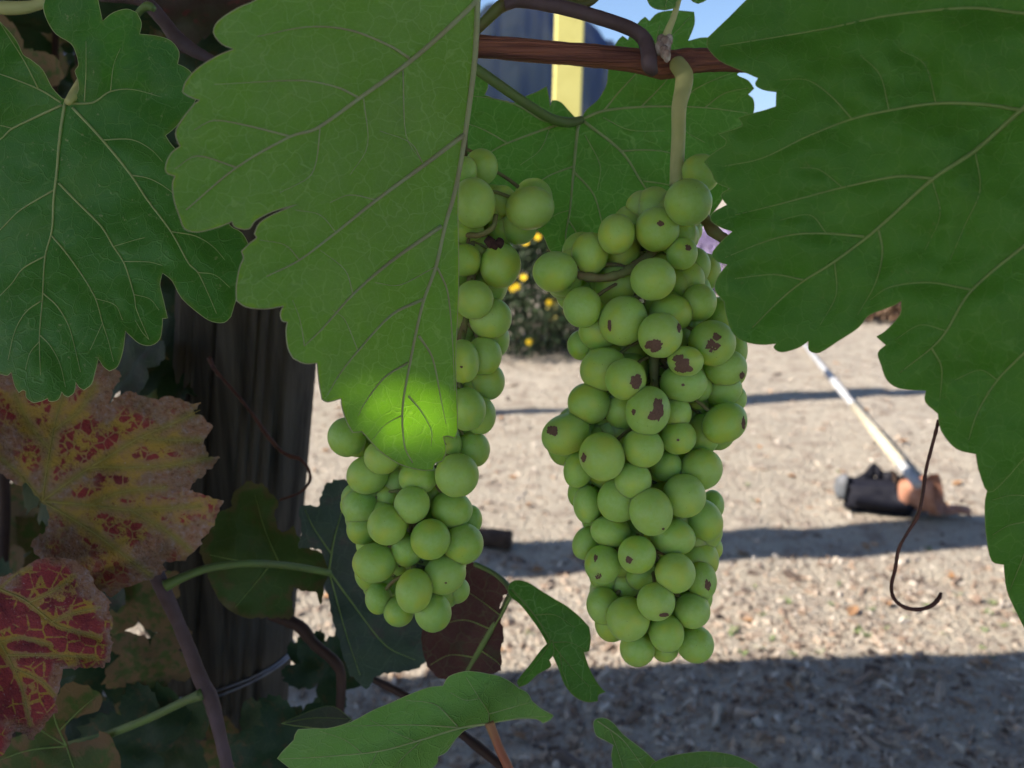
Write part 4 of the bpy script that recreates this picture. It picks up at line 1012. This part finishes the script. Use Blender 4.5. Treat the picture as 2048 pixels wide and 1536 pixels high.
stalk(av, 'tendril', [(418,715,.60),(430,740,.60),(470,785,.60),(510,835,.60),(530,865,.60),(560,900,.60),(580,912,.60),(600,918,.60),(615,935,.602),(620,960,.605),(600,985,.61),(560,1000,.612)], [5,4,3.4,3.4,5,3.6,5,4,3,3,2.6,2.2], M['tendril'], 8, 'thin dry tendril clinging across the wooden post', knots=.25)

# ---- background leaves of the row behind
def template_leaf(seed):
    rnd = random.Random(seed)
    lobes = [(90, 1.0, 34), (38, .92, 28), (142, .92, 28), (-20, .72, 30), (200, .72, 30)]
    N = 120; ol = []
    for k in range(N):
        th = -90 + 8 + (344)*k/(N-1)
        r = .30
        for (a, L, wd) in lobes:
            da = (th-a+180) % 360-180
            r = max(r, L*math.exp(-(da/wd)**2*0.55))
        sinus = abs((th+90+180) % 360-180)
        r *= min(1, .35 + sinus/38)
        r *= 1 + .09*(((k*0.37) % 1)-.5) + .04*rnd.uniform(-1, 1)
        ol.append((r*100*math.cos(math.radians(th)), r*100*math.sin(math.radians(th))))
    ol.append((0, -2))
    V, F, o2, osegs = lamina2d(ol, 10, sub=1)
    segs = []
    for (a, L, wd) in lobes:
        e = (L*92*math.cos(math.radians(a)), L*92*math.sin(math.radians(a))); segs.append((0, 0, *e))
        for t in (.35, .6):
            for s in (-1, 1):
                aa = math.radians(a+s*38); b = (e[0]*t, e[1]*t); segs.append((*b, b[0]+30*(1-t*.5)*math.cos(aa), b[1]+30*(1-t*.5)*math.sin(aa)))
    vd = seg_dist(V, segs); rim = seg_dist(V, osegs)
    def zf(x, y, v):
        r = math.hypot(x, y)/100
        return -22*r*r*rnd_c + 14*noise.noise((x/45, y/45, seed)) - 5*(math.exp(-v/8)) + abs(x)*.22*fold
    rnd_c = rnd.uniform(.2, 1.2); fold = rnd.uniform(-.4, .9)
    me = bpy.data.meshes.new('leaf')
    me.from_pydata([(x, y, zf(x, y, v)) for (x, y), v in zip(V, vd)], [], F)
    me.polygons.foreach_set('use_smooth', [True]*len(F))
    uvl = me.uv_layers.new(name='UVMap'); li = np.zeros(len(me.loops), int); me.loops.foreach_get('vertex_index', li)
    uvl.data.foreach_set('uv', (V[li]/40.0+seed*2.3).ravel())
    for nm, arr in (('vd', vd), ('rim', rim)):
        at = me.attributes.new(nm, 'FLOAT', 'POINT'); at.data.foreach_set('value', arr.astype(float))
    me.update()
    return me
TL = []
for k in range(8):
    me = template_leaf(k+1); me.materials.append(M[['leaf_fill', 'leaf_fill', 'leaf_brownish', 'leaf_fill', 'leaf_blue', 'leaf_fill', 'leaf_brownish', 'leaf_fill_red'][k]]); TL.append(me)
def fill_leaf(parent, p, size, k, rnd, face=0.75):
    o = bpy.data.objects.new('leaf', TL[k])
    z = (-cF*face + Vector((rnd.uniform(-1, 1), rnd.uniform(-1, 1), rnd.uniform(-.4, 1)))*.6).normalized()
    q = z.to_track_quat('Z', 'Y').to_matrix().to_4x4() @ Matrix.Rotation(rnd.uniform(0, 6.28), 4, 'Z')
    mw = Matrix.Translation(p) @ q @ Matrix.Scale(size/100, 4)
    put(o, parent); o.matrix_basis = mw
    return o
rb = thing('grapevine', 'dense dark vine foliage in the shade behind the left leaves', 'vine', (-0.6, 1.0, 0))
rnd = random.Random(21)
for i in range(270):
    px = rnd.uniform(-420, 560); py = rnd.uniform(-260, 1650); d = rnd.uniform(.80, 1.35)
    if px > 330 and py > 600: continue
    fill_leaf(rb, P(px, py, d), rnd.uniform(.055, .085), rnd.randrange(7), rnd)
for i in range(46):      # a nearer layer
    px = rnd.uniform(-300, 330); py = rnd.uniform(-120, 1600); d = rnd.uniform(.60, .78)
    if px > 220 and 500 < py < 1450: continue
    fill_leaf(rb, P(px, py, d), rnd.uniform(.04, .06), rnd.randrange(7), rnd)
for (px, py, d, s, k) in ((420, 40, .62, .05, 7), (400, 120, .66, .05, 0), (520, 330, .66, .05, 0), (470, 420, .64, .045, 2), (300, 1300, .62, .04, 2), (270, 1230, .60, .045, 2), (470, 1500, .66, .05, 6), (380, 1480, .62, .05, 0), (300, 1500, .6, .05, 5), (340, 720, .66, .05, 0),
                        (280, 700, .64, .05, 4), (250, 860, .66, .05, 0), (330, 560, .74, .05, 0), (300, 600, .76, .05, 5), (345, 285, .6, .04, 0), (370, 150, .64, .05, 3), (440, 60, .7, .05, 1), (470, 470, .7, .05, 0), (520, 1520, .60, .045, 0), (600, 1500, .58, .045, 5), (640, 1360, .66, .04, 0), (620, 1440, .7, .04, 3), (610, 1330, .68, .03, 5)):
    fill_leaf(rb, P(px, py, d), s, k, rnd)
for i in range(7):
    x = rnd.uniform(-300, 330); mbx = MB()
    d = rnd.uniform(.75, 1.0); pts = [P(x+rnd.uniform(-60, 60)*j*.3, 1700-j*330, d) for j in range(6)]
    mbx.tube(pts, [.006, .006, .005, .005, .004, .003], 8); mbx.build('cane', M['cane_dark'], rb)

# ================================================================== YOUNG SHOOT AT THE BOTTOM
ys = thing('vine_shoot', 'young pale green vine shoot rising at the bottom of the picture', 'vine', P(1030, 1600, .33))
OF = [(555,1517,S),(565,1503),(588,1480,S),(590,1470),(596,1459,S),(629,1457),(654,1457),(700,1445),(743,1422),(781,1406),(819,1389),(857,1375),(886,1372,S),(898,1353),(929,1343),(953,1344),(976,1348,S),(1000,1353),(1024,1366),(1038,1377,S),(1055,1386),(1064,1402,S),(1082,1417),(1107,1431,S),(1100,1440),(1086,1446,S),
 (1072,1438),(1035,1438),(987,1446),(956,1452),(929,1461),(911,1479),(894,1503),(876,1513,S),(874,1527),(860,1540),(800,1580),(690,1590),(600,1550)]
VF = [(6.5,(978,1447),(918,1457),(832,1483),(755,1503),(654,1513),(562,1518)),(4,(918,1455),(832,1450),(755,1451),(690,1452)),(4,(978,1446),(977,1425),(959,1397),(932,1354)),(3,(979,1428),(1028,1414),(1060,1405)),(3.6,(915,1452),(877,1413),(850,1404),(812,1401)),(3,(844,1480),(796,1526),(770,1570)),
 (2.6,(725,1507),(690,1480),(639,1462)),(2.4,(832,1483),(790,1465),(740,1440)),(3,(978,1447),(1040,1436),(1095,1433)),(2.2,(755,1503),(735,1540),(700,1570)),(1.8,(932,1456),(900,1490),(880,1508)),(1.8,(959,1397),(930,1400),(900,1385))]
make_leaf(ys, OF, VF, [(976,1447,.335),(557,1516,.362),(1100,1430,.315),(930,1345,.352),(863,1536,.325),(740,1430,.350)], M['leaf_young'], M['vein_pale'], step=8, relief=.0013, wave=.004, seed=15, side=-1, margin=.7, vw=.85,
  label='pale green leaf underside spread across the bottom centre')
stalk(ys, 'petiole', [(978,1445,.335),(988,1470,.334),(1002,1505,.332),(1020,1545,.330),(1030,1600,.33)], [10,9,9,9.5,10], M['petiole_red'], 12, 'reddish leaf stalk')
OH = [(1017,1172),(1031,1161),(1055,1165),(1082,1182,S),(1110,1199),(1134,1213,S),(1158,1233),(1178,1254,S),(1181,1278),(1178,1302,S),(1167,1304,S),(1178,1336),(1195,1367),(1210,1384,S),(1197,1390),(1195,1402,S),(1175,1404),(1151,1394),(1130,1370),(1117,1336),(1103,1305),(1082,1264),(1055,1226),(1038,1206),(1020,1192)]
make_leaf(ys, OH, [(4,(1024,1180),(1069,1230),(1103,1285),(1140,1332),(1178,1373)),(2.4,(1069,1230),(1110,1230),(1150,1255)),(2.4,(1103,1285),(1140,1285),(1170,1300)),(2,(1120,1305),(1125,1340),(1135,1365))], [(1024,1180,.43),(1190,1390,.405),(1170,1260,.425),(1110,1330,.405)], M['leaf_back'], M['vein_dim'], step=6, relief=.001, wave=.004, seed=16, label='narrow drooping green leaf between the two clusters')
OI = [(1105,1280,S),(1086,1296),(1060,1330),(1035,1362),(1038,1374,S),(1055,1367),(1076,1348),(1101,1333),(1098,1320,S),(1108,1305)]
make_leaf(ys, OI, [(2,(1102,1284),(1070,1330),(1040,1368))], [(1105,1281,.408),(1035,1363,.40),(1100,1332,.398)], M['leaf_back'], M['vein_dim'], step=6, wave=.002, seed=17, label='folded edge of the narrow drooping leaf')
stalk(ys, 'petiole', [(1022,1182,.432),(1010,1165,.44),(985,1145,.45),(950,1128,.46)], [7,5.5,5,5], M['petiole'], 8)
OJ = [(1187,1446),(1195,1437),(1212,1437),(1229,1449),(1246,1469),(1277,1493),(1305,1517),(1325,1545),(1300,1580),(1230,1570),(1226,1536),(1223,1510),(1227,1490,S),(1209,1480),(1192,1470)]
make_leaf(ys, OJ, [(3,(1195,1442),(1246,1480),(1290,1540)),(2,(1220,1460),(1235,1500),(1250,1550))], [(1187,1446,.345),(1318,1536,.335),(1230,1560,.330)], M['leaf_young'], M['vein_pale'], step=7, wave=.004, seed=18, side=-1, label='small upright leaf tip at the bottom edge')
OK_ = [(1300,1535),(1325,1517),(1363,1508),(1414,1503),(1465,1510),(1499,1524),(1520,1538),(1560,1575),(1300,1590)]
make_leaf(ys, OK_, [(3,(1330,1580),(1400,1540),(1480,1535))], [(1325,1517,.335),(1516,1536,.330),(1400,1580,.32)], M['leaf_young'], M['vein_pale'], step=8, wave=.004, seed=19, side=-1, label='rounded leaf top just rising over the bottom edge')
# ================================================================== THINGS ON THE GROUND BEYOND
# ---- flowering bush
def bush(name, label, base, w_, h, nleaf, lsize, c1, c2, flowers, fcol, seed, cat='bush', fsize=.022, low=0.0):
    rnd = random.Random(seed)
    t = thing(name, label, cat, base)
    m1 = plain(name+'_leaf', c1, c2, 8, .6, .3, .1, .002)
    mb = MB(); sk = MB()
    for i in range(24):
        a = rnd.uniform(0, 6.28); r = w_*.5*rnd.random()**.5
        e = base+Vector((r*math.cos(a), r*.7*math.sin(a), h*rnd.uniform(.5, .95)))
        sk.tube([base+Vector((r*.3*math.cos(a), r*.2*math.sin(a), 0)), (base+e)/2+Vector((0, 0, .05)), e], [.009, .006, .003], 6, smooth=3)
    sk.build('stems', M['cane_dark'], t)
    for i in range(nleaf):
        a = rnd.uniform(0, 6.28); ph = rnd.random()**.75
        z = h*(low+(1-low)*ph); prof = math.sin(min(1, .25+ph*.9)*math.pi*.86)**.7 if ph < .95 else .3
        r = w_*.5*prof*(rnd.random()**.45)*(1+.28*noise.noise((a*1.3, z*4, seed)))
        c = base+Vector((r*math.cos(a), r*.7*math.sin(a), z))
        if noise.noise(c*5+Vector((seed, 0, 0))) < -.34: continue
        n = Vector((rnd.uniform(-1, 1), rnd.uniform(-1, 1), rnd.uniform(-.2, 1))).normalized(); u = n.orthogonal().normalized(); v = n.cross(u)
        s = lsize*rnd.uniform(.6, 1.3)
        mb.poly([c-u*s, c+v*s*.4+n*s*.1, c+u*s, c-v*s*.4+n*s*.1])
    mb.build('crown', m1, t, smooth=False)
    for (fx, fy) in flowers:
        r = ray(fx, fy); k = ((base.y-w_*.36)-CAM.y)/r.y; c = CAM+r*k
        fm = MB(); n = Vector((rnd.uniform(-.3, .3), -1, rnd.uniform(.2, .8))).normalized(); u = n.orthogonal().normalized(); v = n.cross(u)
        for q in range(9):
            a = 2*math.pi*q/9; dr = u*math.cos(a)+v*math.sin(a); pr = n.cross(dr)
            fm.poly([c+dr*fsize*.15, c+dr*fsize*.6+pr*fsize*.26, c+dr*fsize+n*fsize*.15, c+dr*fsize*.6-pr*fsize*.26])
        fm.lathe(c, n, [(0, fsize*.34), (fsize*.16, fsize*.28), (fsize*.24, .0005)], 8)
        fm.build('flower', fcol, t, smooth=False)
    return t
M['yflower'] = plain('yellow_petals', (0.85, 0.62, 0.02), (0.80, 0.52, 0.01), 40, .6)
M['vflower'] = plain('violet_petals', (0.50, 0.38, 0.70), (0.42, 0.30, 0.6), 40, .6)
bb = G(1085, 716); bb.z = 0
bush('flowering_bush', 'dark green bush with small yellow flowers seen between the clusters', bb+Vector((0, .45, 0)), 2.0, 1.02, 26000, .024, (0.014, 0.034, 0.012), (0.034, 0.055, 0.02),
     [(1047,555),(1025,577),(1033,573),(1098,605),(1058,684),(1051,485),(1075,474),(1180,560)], M['yflower'], 5, fsize=.026)
lv = G(1432, 590); lv.z = 0
bush('lavender_bush', 'pale violet flowering bush glimpsed right of the clusters', lv+Vector((0, .4, 0)), 1.4, .75, 5000, .03, (0.45, 0.36, 0.58), (0.32, 0.27, 0.42), [(1425,520),(1438,540),(1430,500)], M['vflower'], 6, fsize=.03)
db = G(1790, 655); db.z = 0
bush('dry_bush', 'dry brown clump showing in the notch of the right leaf', db+Vector((0, .5, 0)), 1.3, .55, 5000, .03, (0.13, 0.075, 0.04), (0.20, 0.13, 0.08), [], M['yflower'], 8)

# ---- black nursery pot on its side, clay pot, pipe
M['black_plastic'] = plain('black_plastic', (0.007, 0.008, 0.015), (0.014, 0.015, 0.022), 30, .7, .15, .3)
M['grey_plastic'] = plain('grey_plastic', (0.15, 0.16, 0.175), (0.09, 0.1, 0.11), 20, .7, .2, .3)
M['clay'] = plain('terracotta', (0.30, 0.135, 0.08), (0.42, 0.22, 0.15), 25, .8, .2, .3)
M['soil'] = plain('potting_soil', (0.05, 0.035, 0.025), (0.09, 0.06, 0.045), 60, .95, .1, .8, .01)
g0 = G(1765, 1022); g0.z = gz(g0.x, g0.y)
pt = thing('plant_pot', 'black plastic nursery pot lying on its side on the soil', 'pot', g0)
axp = Vector((1, -.18, -.06)).normalized()
oc = g0+Vector((-.135, 0.03, .088))
mb = MB(); mb.lathe(oc, axp, [(0, .062), (.0, .070), (.10, .078), (.20, .088), (.205, .096), (.228, .098), (.228, .093), (.20, .085), (.0, .066)], 36, wob=.16)
for i in range(len(mb.v)):     # crumpled, half flattened
    q = mb.v[i]; k = (q-oc).dot(axp)/.228
    q += Vector((.02, .02, .035))*noise.noise(q*14)+Vector((.012, 0, .016))*noise.noise(q*50)
    q.z = g0.z + (q.z-g0.z)*.82
    if q.z > oc.z: q.z -= (q.z-oc.z)*(.10+.30*max(0, noise.noise((k*3.1, 2.0, q.y*9))))
mb.build('body', M['black_plastic'], pt)
mb = MB(); b0 = oc+Vector((.03, -.005, .035))
fl = [b0, b0+Vector((.05, .0, .035)), b0+Vector((.075, .01, .062)), b0+Vector((.105, .0, .028)), b0+Vector((.15, -.01, .032)), b0+Vector((.17, .0, 0))]
for i in range(5):
    mb.poly([fl[i], fl[i+1], fl[i+1]+Vector((.004, .05, -.025)), fl[i]+Vector((.004, .05, -.025))])
    mb.poly([fl[i], fl[i]+Vector((0, -.012, -.05)), fl[i+1]+Vector((0, -.012, -.05)), fl[i+1]])
fo = mb.build('torn_flap', M['black_plastic'], pt); fo.modifiers.new('thick', 'SOLIDIFY').thickness = .003
mb = MB(); mb.lathe(oc-axp*.006, axp, [(0, .001), (0, .05), (-.010, .052), (-.030, .040), (-.034, .020), (-.034, .001)], 24, wob=.5)
mb.build('pot_base', M['grey_plastic'], pt)
mb = MB(); mb.lathe(oc, axp, [(.16, .083), (.165, .05), (.17, .001)], 24, wob=.2); mb.build('soil_plug', M['soil'], pt)
g1 = G(1845, 1035); g1.z = gz(g1.x, g1.y)
cp = thing('clay_pot', 'broken orange clay pot lying beside the black pot', 'pot', g1)
axc = Vector((.75, -.55, .25)).normalized(); o1 = g1+Vector((-.07, .03, .072))
mb = MB(); n = 30; prof = [(0, .052), (.0, .055), (.05, .062), (.09, .070), (.09, .080), (.125, .083), (.125, .074), (.09, .066), (.0, .048)]
mb.lathe(o1, axc, prof, n)
keep = []
for f in mb.f:     # a shard is broken out of the rim
    c = sum((mb.v[q] for q in f), Vector())/len(f)
    h = (c-o1).dot(axc); rr = (c-o1-axc*h).normalized()
    if h > .055 and rr.dot(Vector((.3, -.2, .93)).normalized()) > .62: continue
    keep.append(f)
mb.f = keep; mb.m = [0]*len(keep)
mb.build('body', M['clay'], cp)
mb = MB(); mb.lathe(o1, axc, [(0.002, .001), (0.002, .05)], n); mb.build('pot_base', M['clay'], cp)
mb = MB(); q = g1+Vector((.05, -.02, .02))
for k in range(2):
    a = [q+Vector((.07*k-.02+.05*math.cos(t), -.03*k, -.008+.014*math.sin(t))) for t in np.linspace(.2, 2.6, 7)]
    for i in range(6): mb.poly([a[i], a[i+1], a[i+1]+Vector((.02, .05, .01)), a[i]+Vector((.02, .05, .01))])
sh = mb.build('shard', M['clay'], cp)
sh.modifiers.new('thick', 'SOLIDIFY').thickness = .008

M['pvc'] = plain('grey_pipe', (0.44, 0.46, 0.48), (0.30, 0.31, 0.32), 14, .5, .4, .1)
M['cream'] = plain('cream_sleeve', (0.54, 0.49, 0.36), (0.40, 0.36, 0.27), 14, .6, .3, .1)
far = G(1598, 684); far.z = .03
r = ray(1834, 968); near = CAM+r*((.20-CAM.z)/r.z)
pp = thing('pipe', 'long pale pipe resting on the soil and leaning on the pots', 'pipe', (far+near)/2-Vector((0, 0, .08)))
dv = near-far
def onpipe(t): return far+dv*t
mb = MB(); mb.tube([onpipe(-.35), onpipe(1.0)], .017, 20, smooth=1); mb.build('tube', M['pvc'], pp)
def tpx(y):   # parameter at which the pipe reaches picture height y
    lo, hi = 0, 1
    for _ in range(40):
        mid = (lo+hi)/2; q = onpipe(mid)-CAM; yy = 768-FPX*q.dot(cU)/q.dot(cF)
        if yy < y: lo = mid
        else: hi = mid
    return lo
mb = MB(); mb.tube([onpipe(tpx(812)), onpipe(tpx(928))], .022, 20, smooth=1); mb.build('sleeve', M['cream'], pp)
mb = MB(); mb.tube([onpipe(tpx(745)), onpipe(tpx(792))], .021, 20, smooth=1); mb.build('coupling', M['pvc'], pp)

# ---- short log, a dry leaf or two
M['log'] = plain('dark_log', (0.05, 0.035, 0.028), (0.08, 0.058, 0.045), 40, .9, .15, .7, .006)
lg = G(985, 1098); lg.z = 0
t = thing('log', 'short dark log lying on the soil behind the left cluster', 'log', lg)
mb = MB(); a = lg+Vector((-.26, .08, .035)); b = lg+Vector((.062, 0, .033))
mb.tube([a, (a*2+b)/3+Vector((0, 0, .004)), (a+b*2)/3, b], [.034, .036, .033, .034], 18, smooth=5)
for i in range(len(mb.v)): mb.v[i] += Vector((0, noise.noise(mb.v[i]*40)*.005, noise.noise(mb.v[i]*35)*.004))
mb.build('wood', M['log'], t)

# ---- sparse weeds and fallen leaves on the soil
M['weed'] = plain('weed_green', (0.10, 0.17, 0.05), (0.16, 0.20, 0.08), 30, .6)
M['dead_leaf'] = plain('dead_leaf', (0.30, 0.17, 0.08), (0.20, 0.12, 0.07), 60, .8)
rw = random.Random(11); mb = MB()
for i in range(46):
    c = G(rw.uniform(1450, 2040) if i < 34 else rw.uniform(1000, 1900), rw.uniform(1165, 1325) if i < 34 else rw.uniform(780, 1320)); c.z = gz(c.x, c.y)
    for k in range(rw.randint(4, 9)):
        a = rw.uniform(0, 6.28); l = rw.uniform(.008, .022); d = Vector((math.cos(a), math.sin(a), 0)); pr = Vector((-d.y, d.x, 0))*rw.uniform(.002, .004)
        mb.poly([c, c+d*l*.5+pr+Vector((0, 0, l*.5)), c+d*l+Vector((0, 0, l*.55)), c+d*l*.5-pr+Vector((0, 0, l*.5))])
tag(mb.build('weeds', M['weed'], None, smooth=False), 'tiny green weeds sprouting among the wood chips', 'weeds', kind='stuff')
mb = MB()
for i in range(70):
    y = rw.uniform(1.5, 5.0); c = Vector((rw.uniform(-.5, .6)*y, y, 0)); c.z = gz(c.x, c.y)+.006
    a = rw.uniform(0, 6.28); u = Vector((math.cos(a), math.sin(a), rw.uniform(-.2, .3)))*rw.uniform(.010, .026); v = Vector((-math.sin(a), math.cos(a), rw.uniform(-.2, .2)))*rw.uniform(.008, .018)
    up = Vector((0, 0, rw.uniform(.004, .012)))
    mb.poly([c-u, c-u*.4-v+up, c-u*.2]); mb.poly([c-u*.4-v+up, c+u*.5-v*.8+up, c+u*.3, c-u*.2]); mb.poly([c+u*.5-v*.8+up, c+u+up*.6, c+u*.3])
    mb.poly([c-u, c-u*.2, c-u*.3+v+up*1.4]); mb.poly([c-u*.2, c+u*.3, c+u*.4+v*.9+up, c-u*.3+v+up*1.4]); mb.poly([c+u*.3, c+u+up*.6, c+u*.4+v*.9+up])
tag(mb.build('fallen_leaves', M['dead_leaf'], None, smooth=False), 'small dry brown fallen leaves scattered on the soil', 'leaf litter', kind='stuff')

# ---- the air between here and the ridge
hz = NT('thin_blue_haze'); hz.t.nodes.clear(); ho = hz.t.nodes.new('ShaderNodeOutputMaterial')
pv = hz.t.nodes.new('ShaderNodeVolumePrincipled')
pv.inputs['Color'].default_value = (0.13, 0.27, 1.0, 1); pv.inputs['Density'].default_value = HAZE
hz.t.links.new(pv.outputs[0], ho.inputs['Volume'])
mb = MB(); mb.box((0, 5000, 359), (9500, 0, 0), (0, 8000, 0), (0, 0, 365))
tag(mb.build('haze', hz.mat, None, smooth=False), 'thin blue haze over the valley', 'haze', kind='stuff')
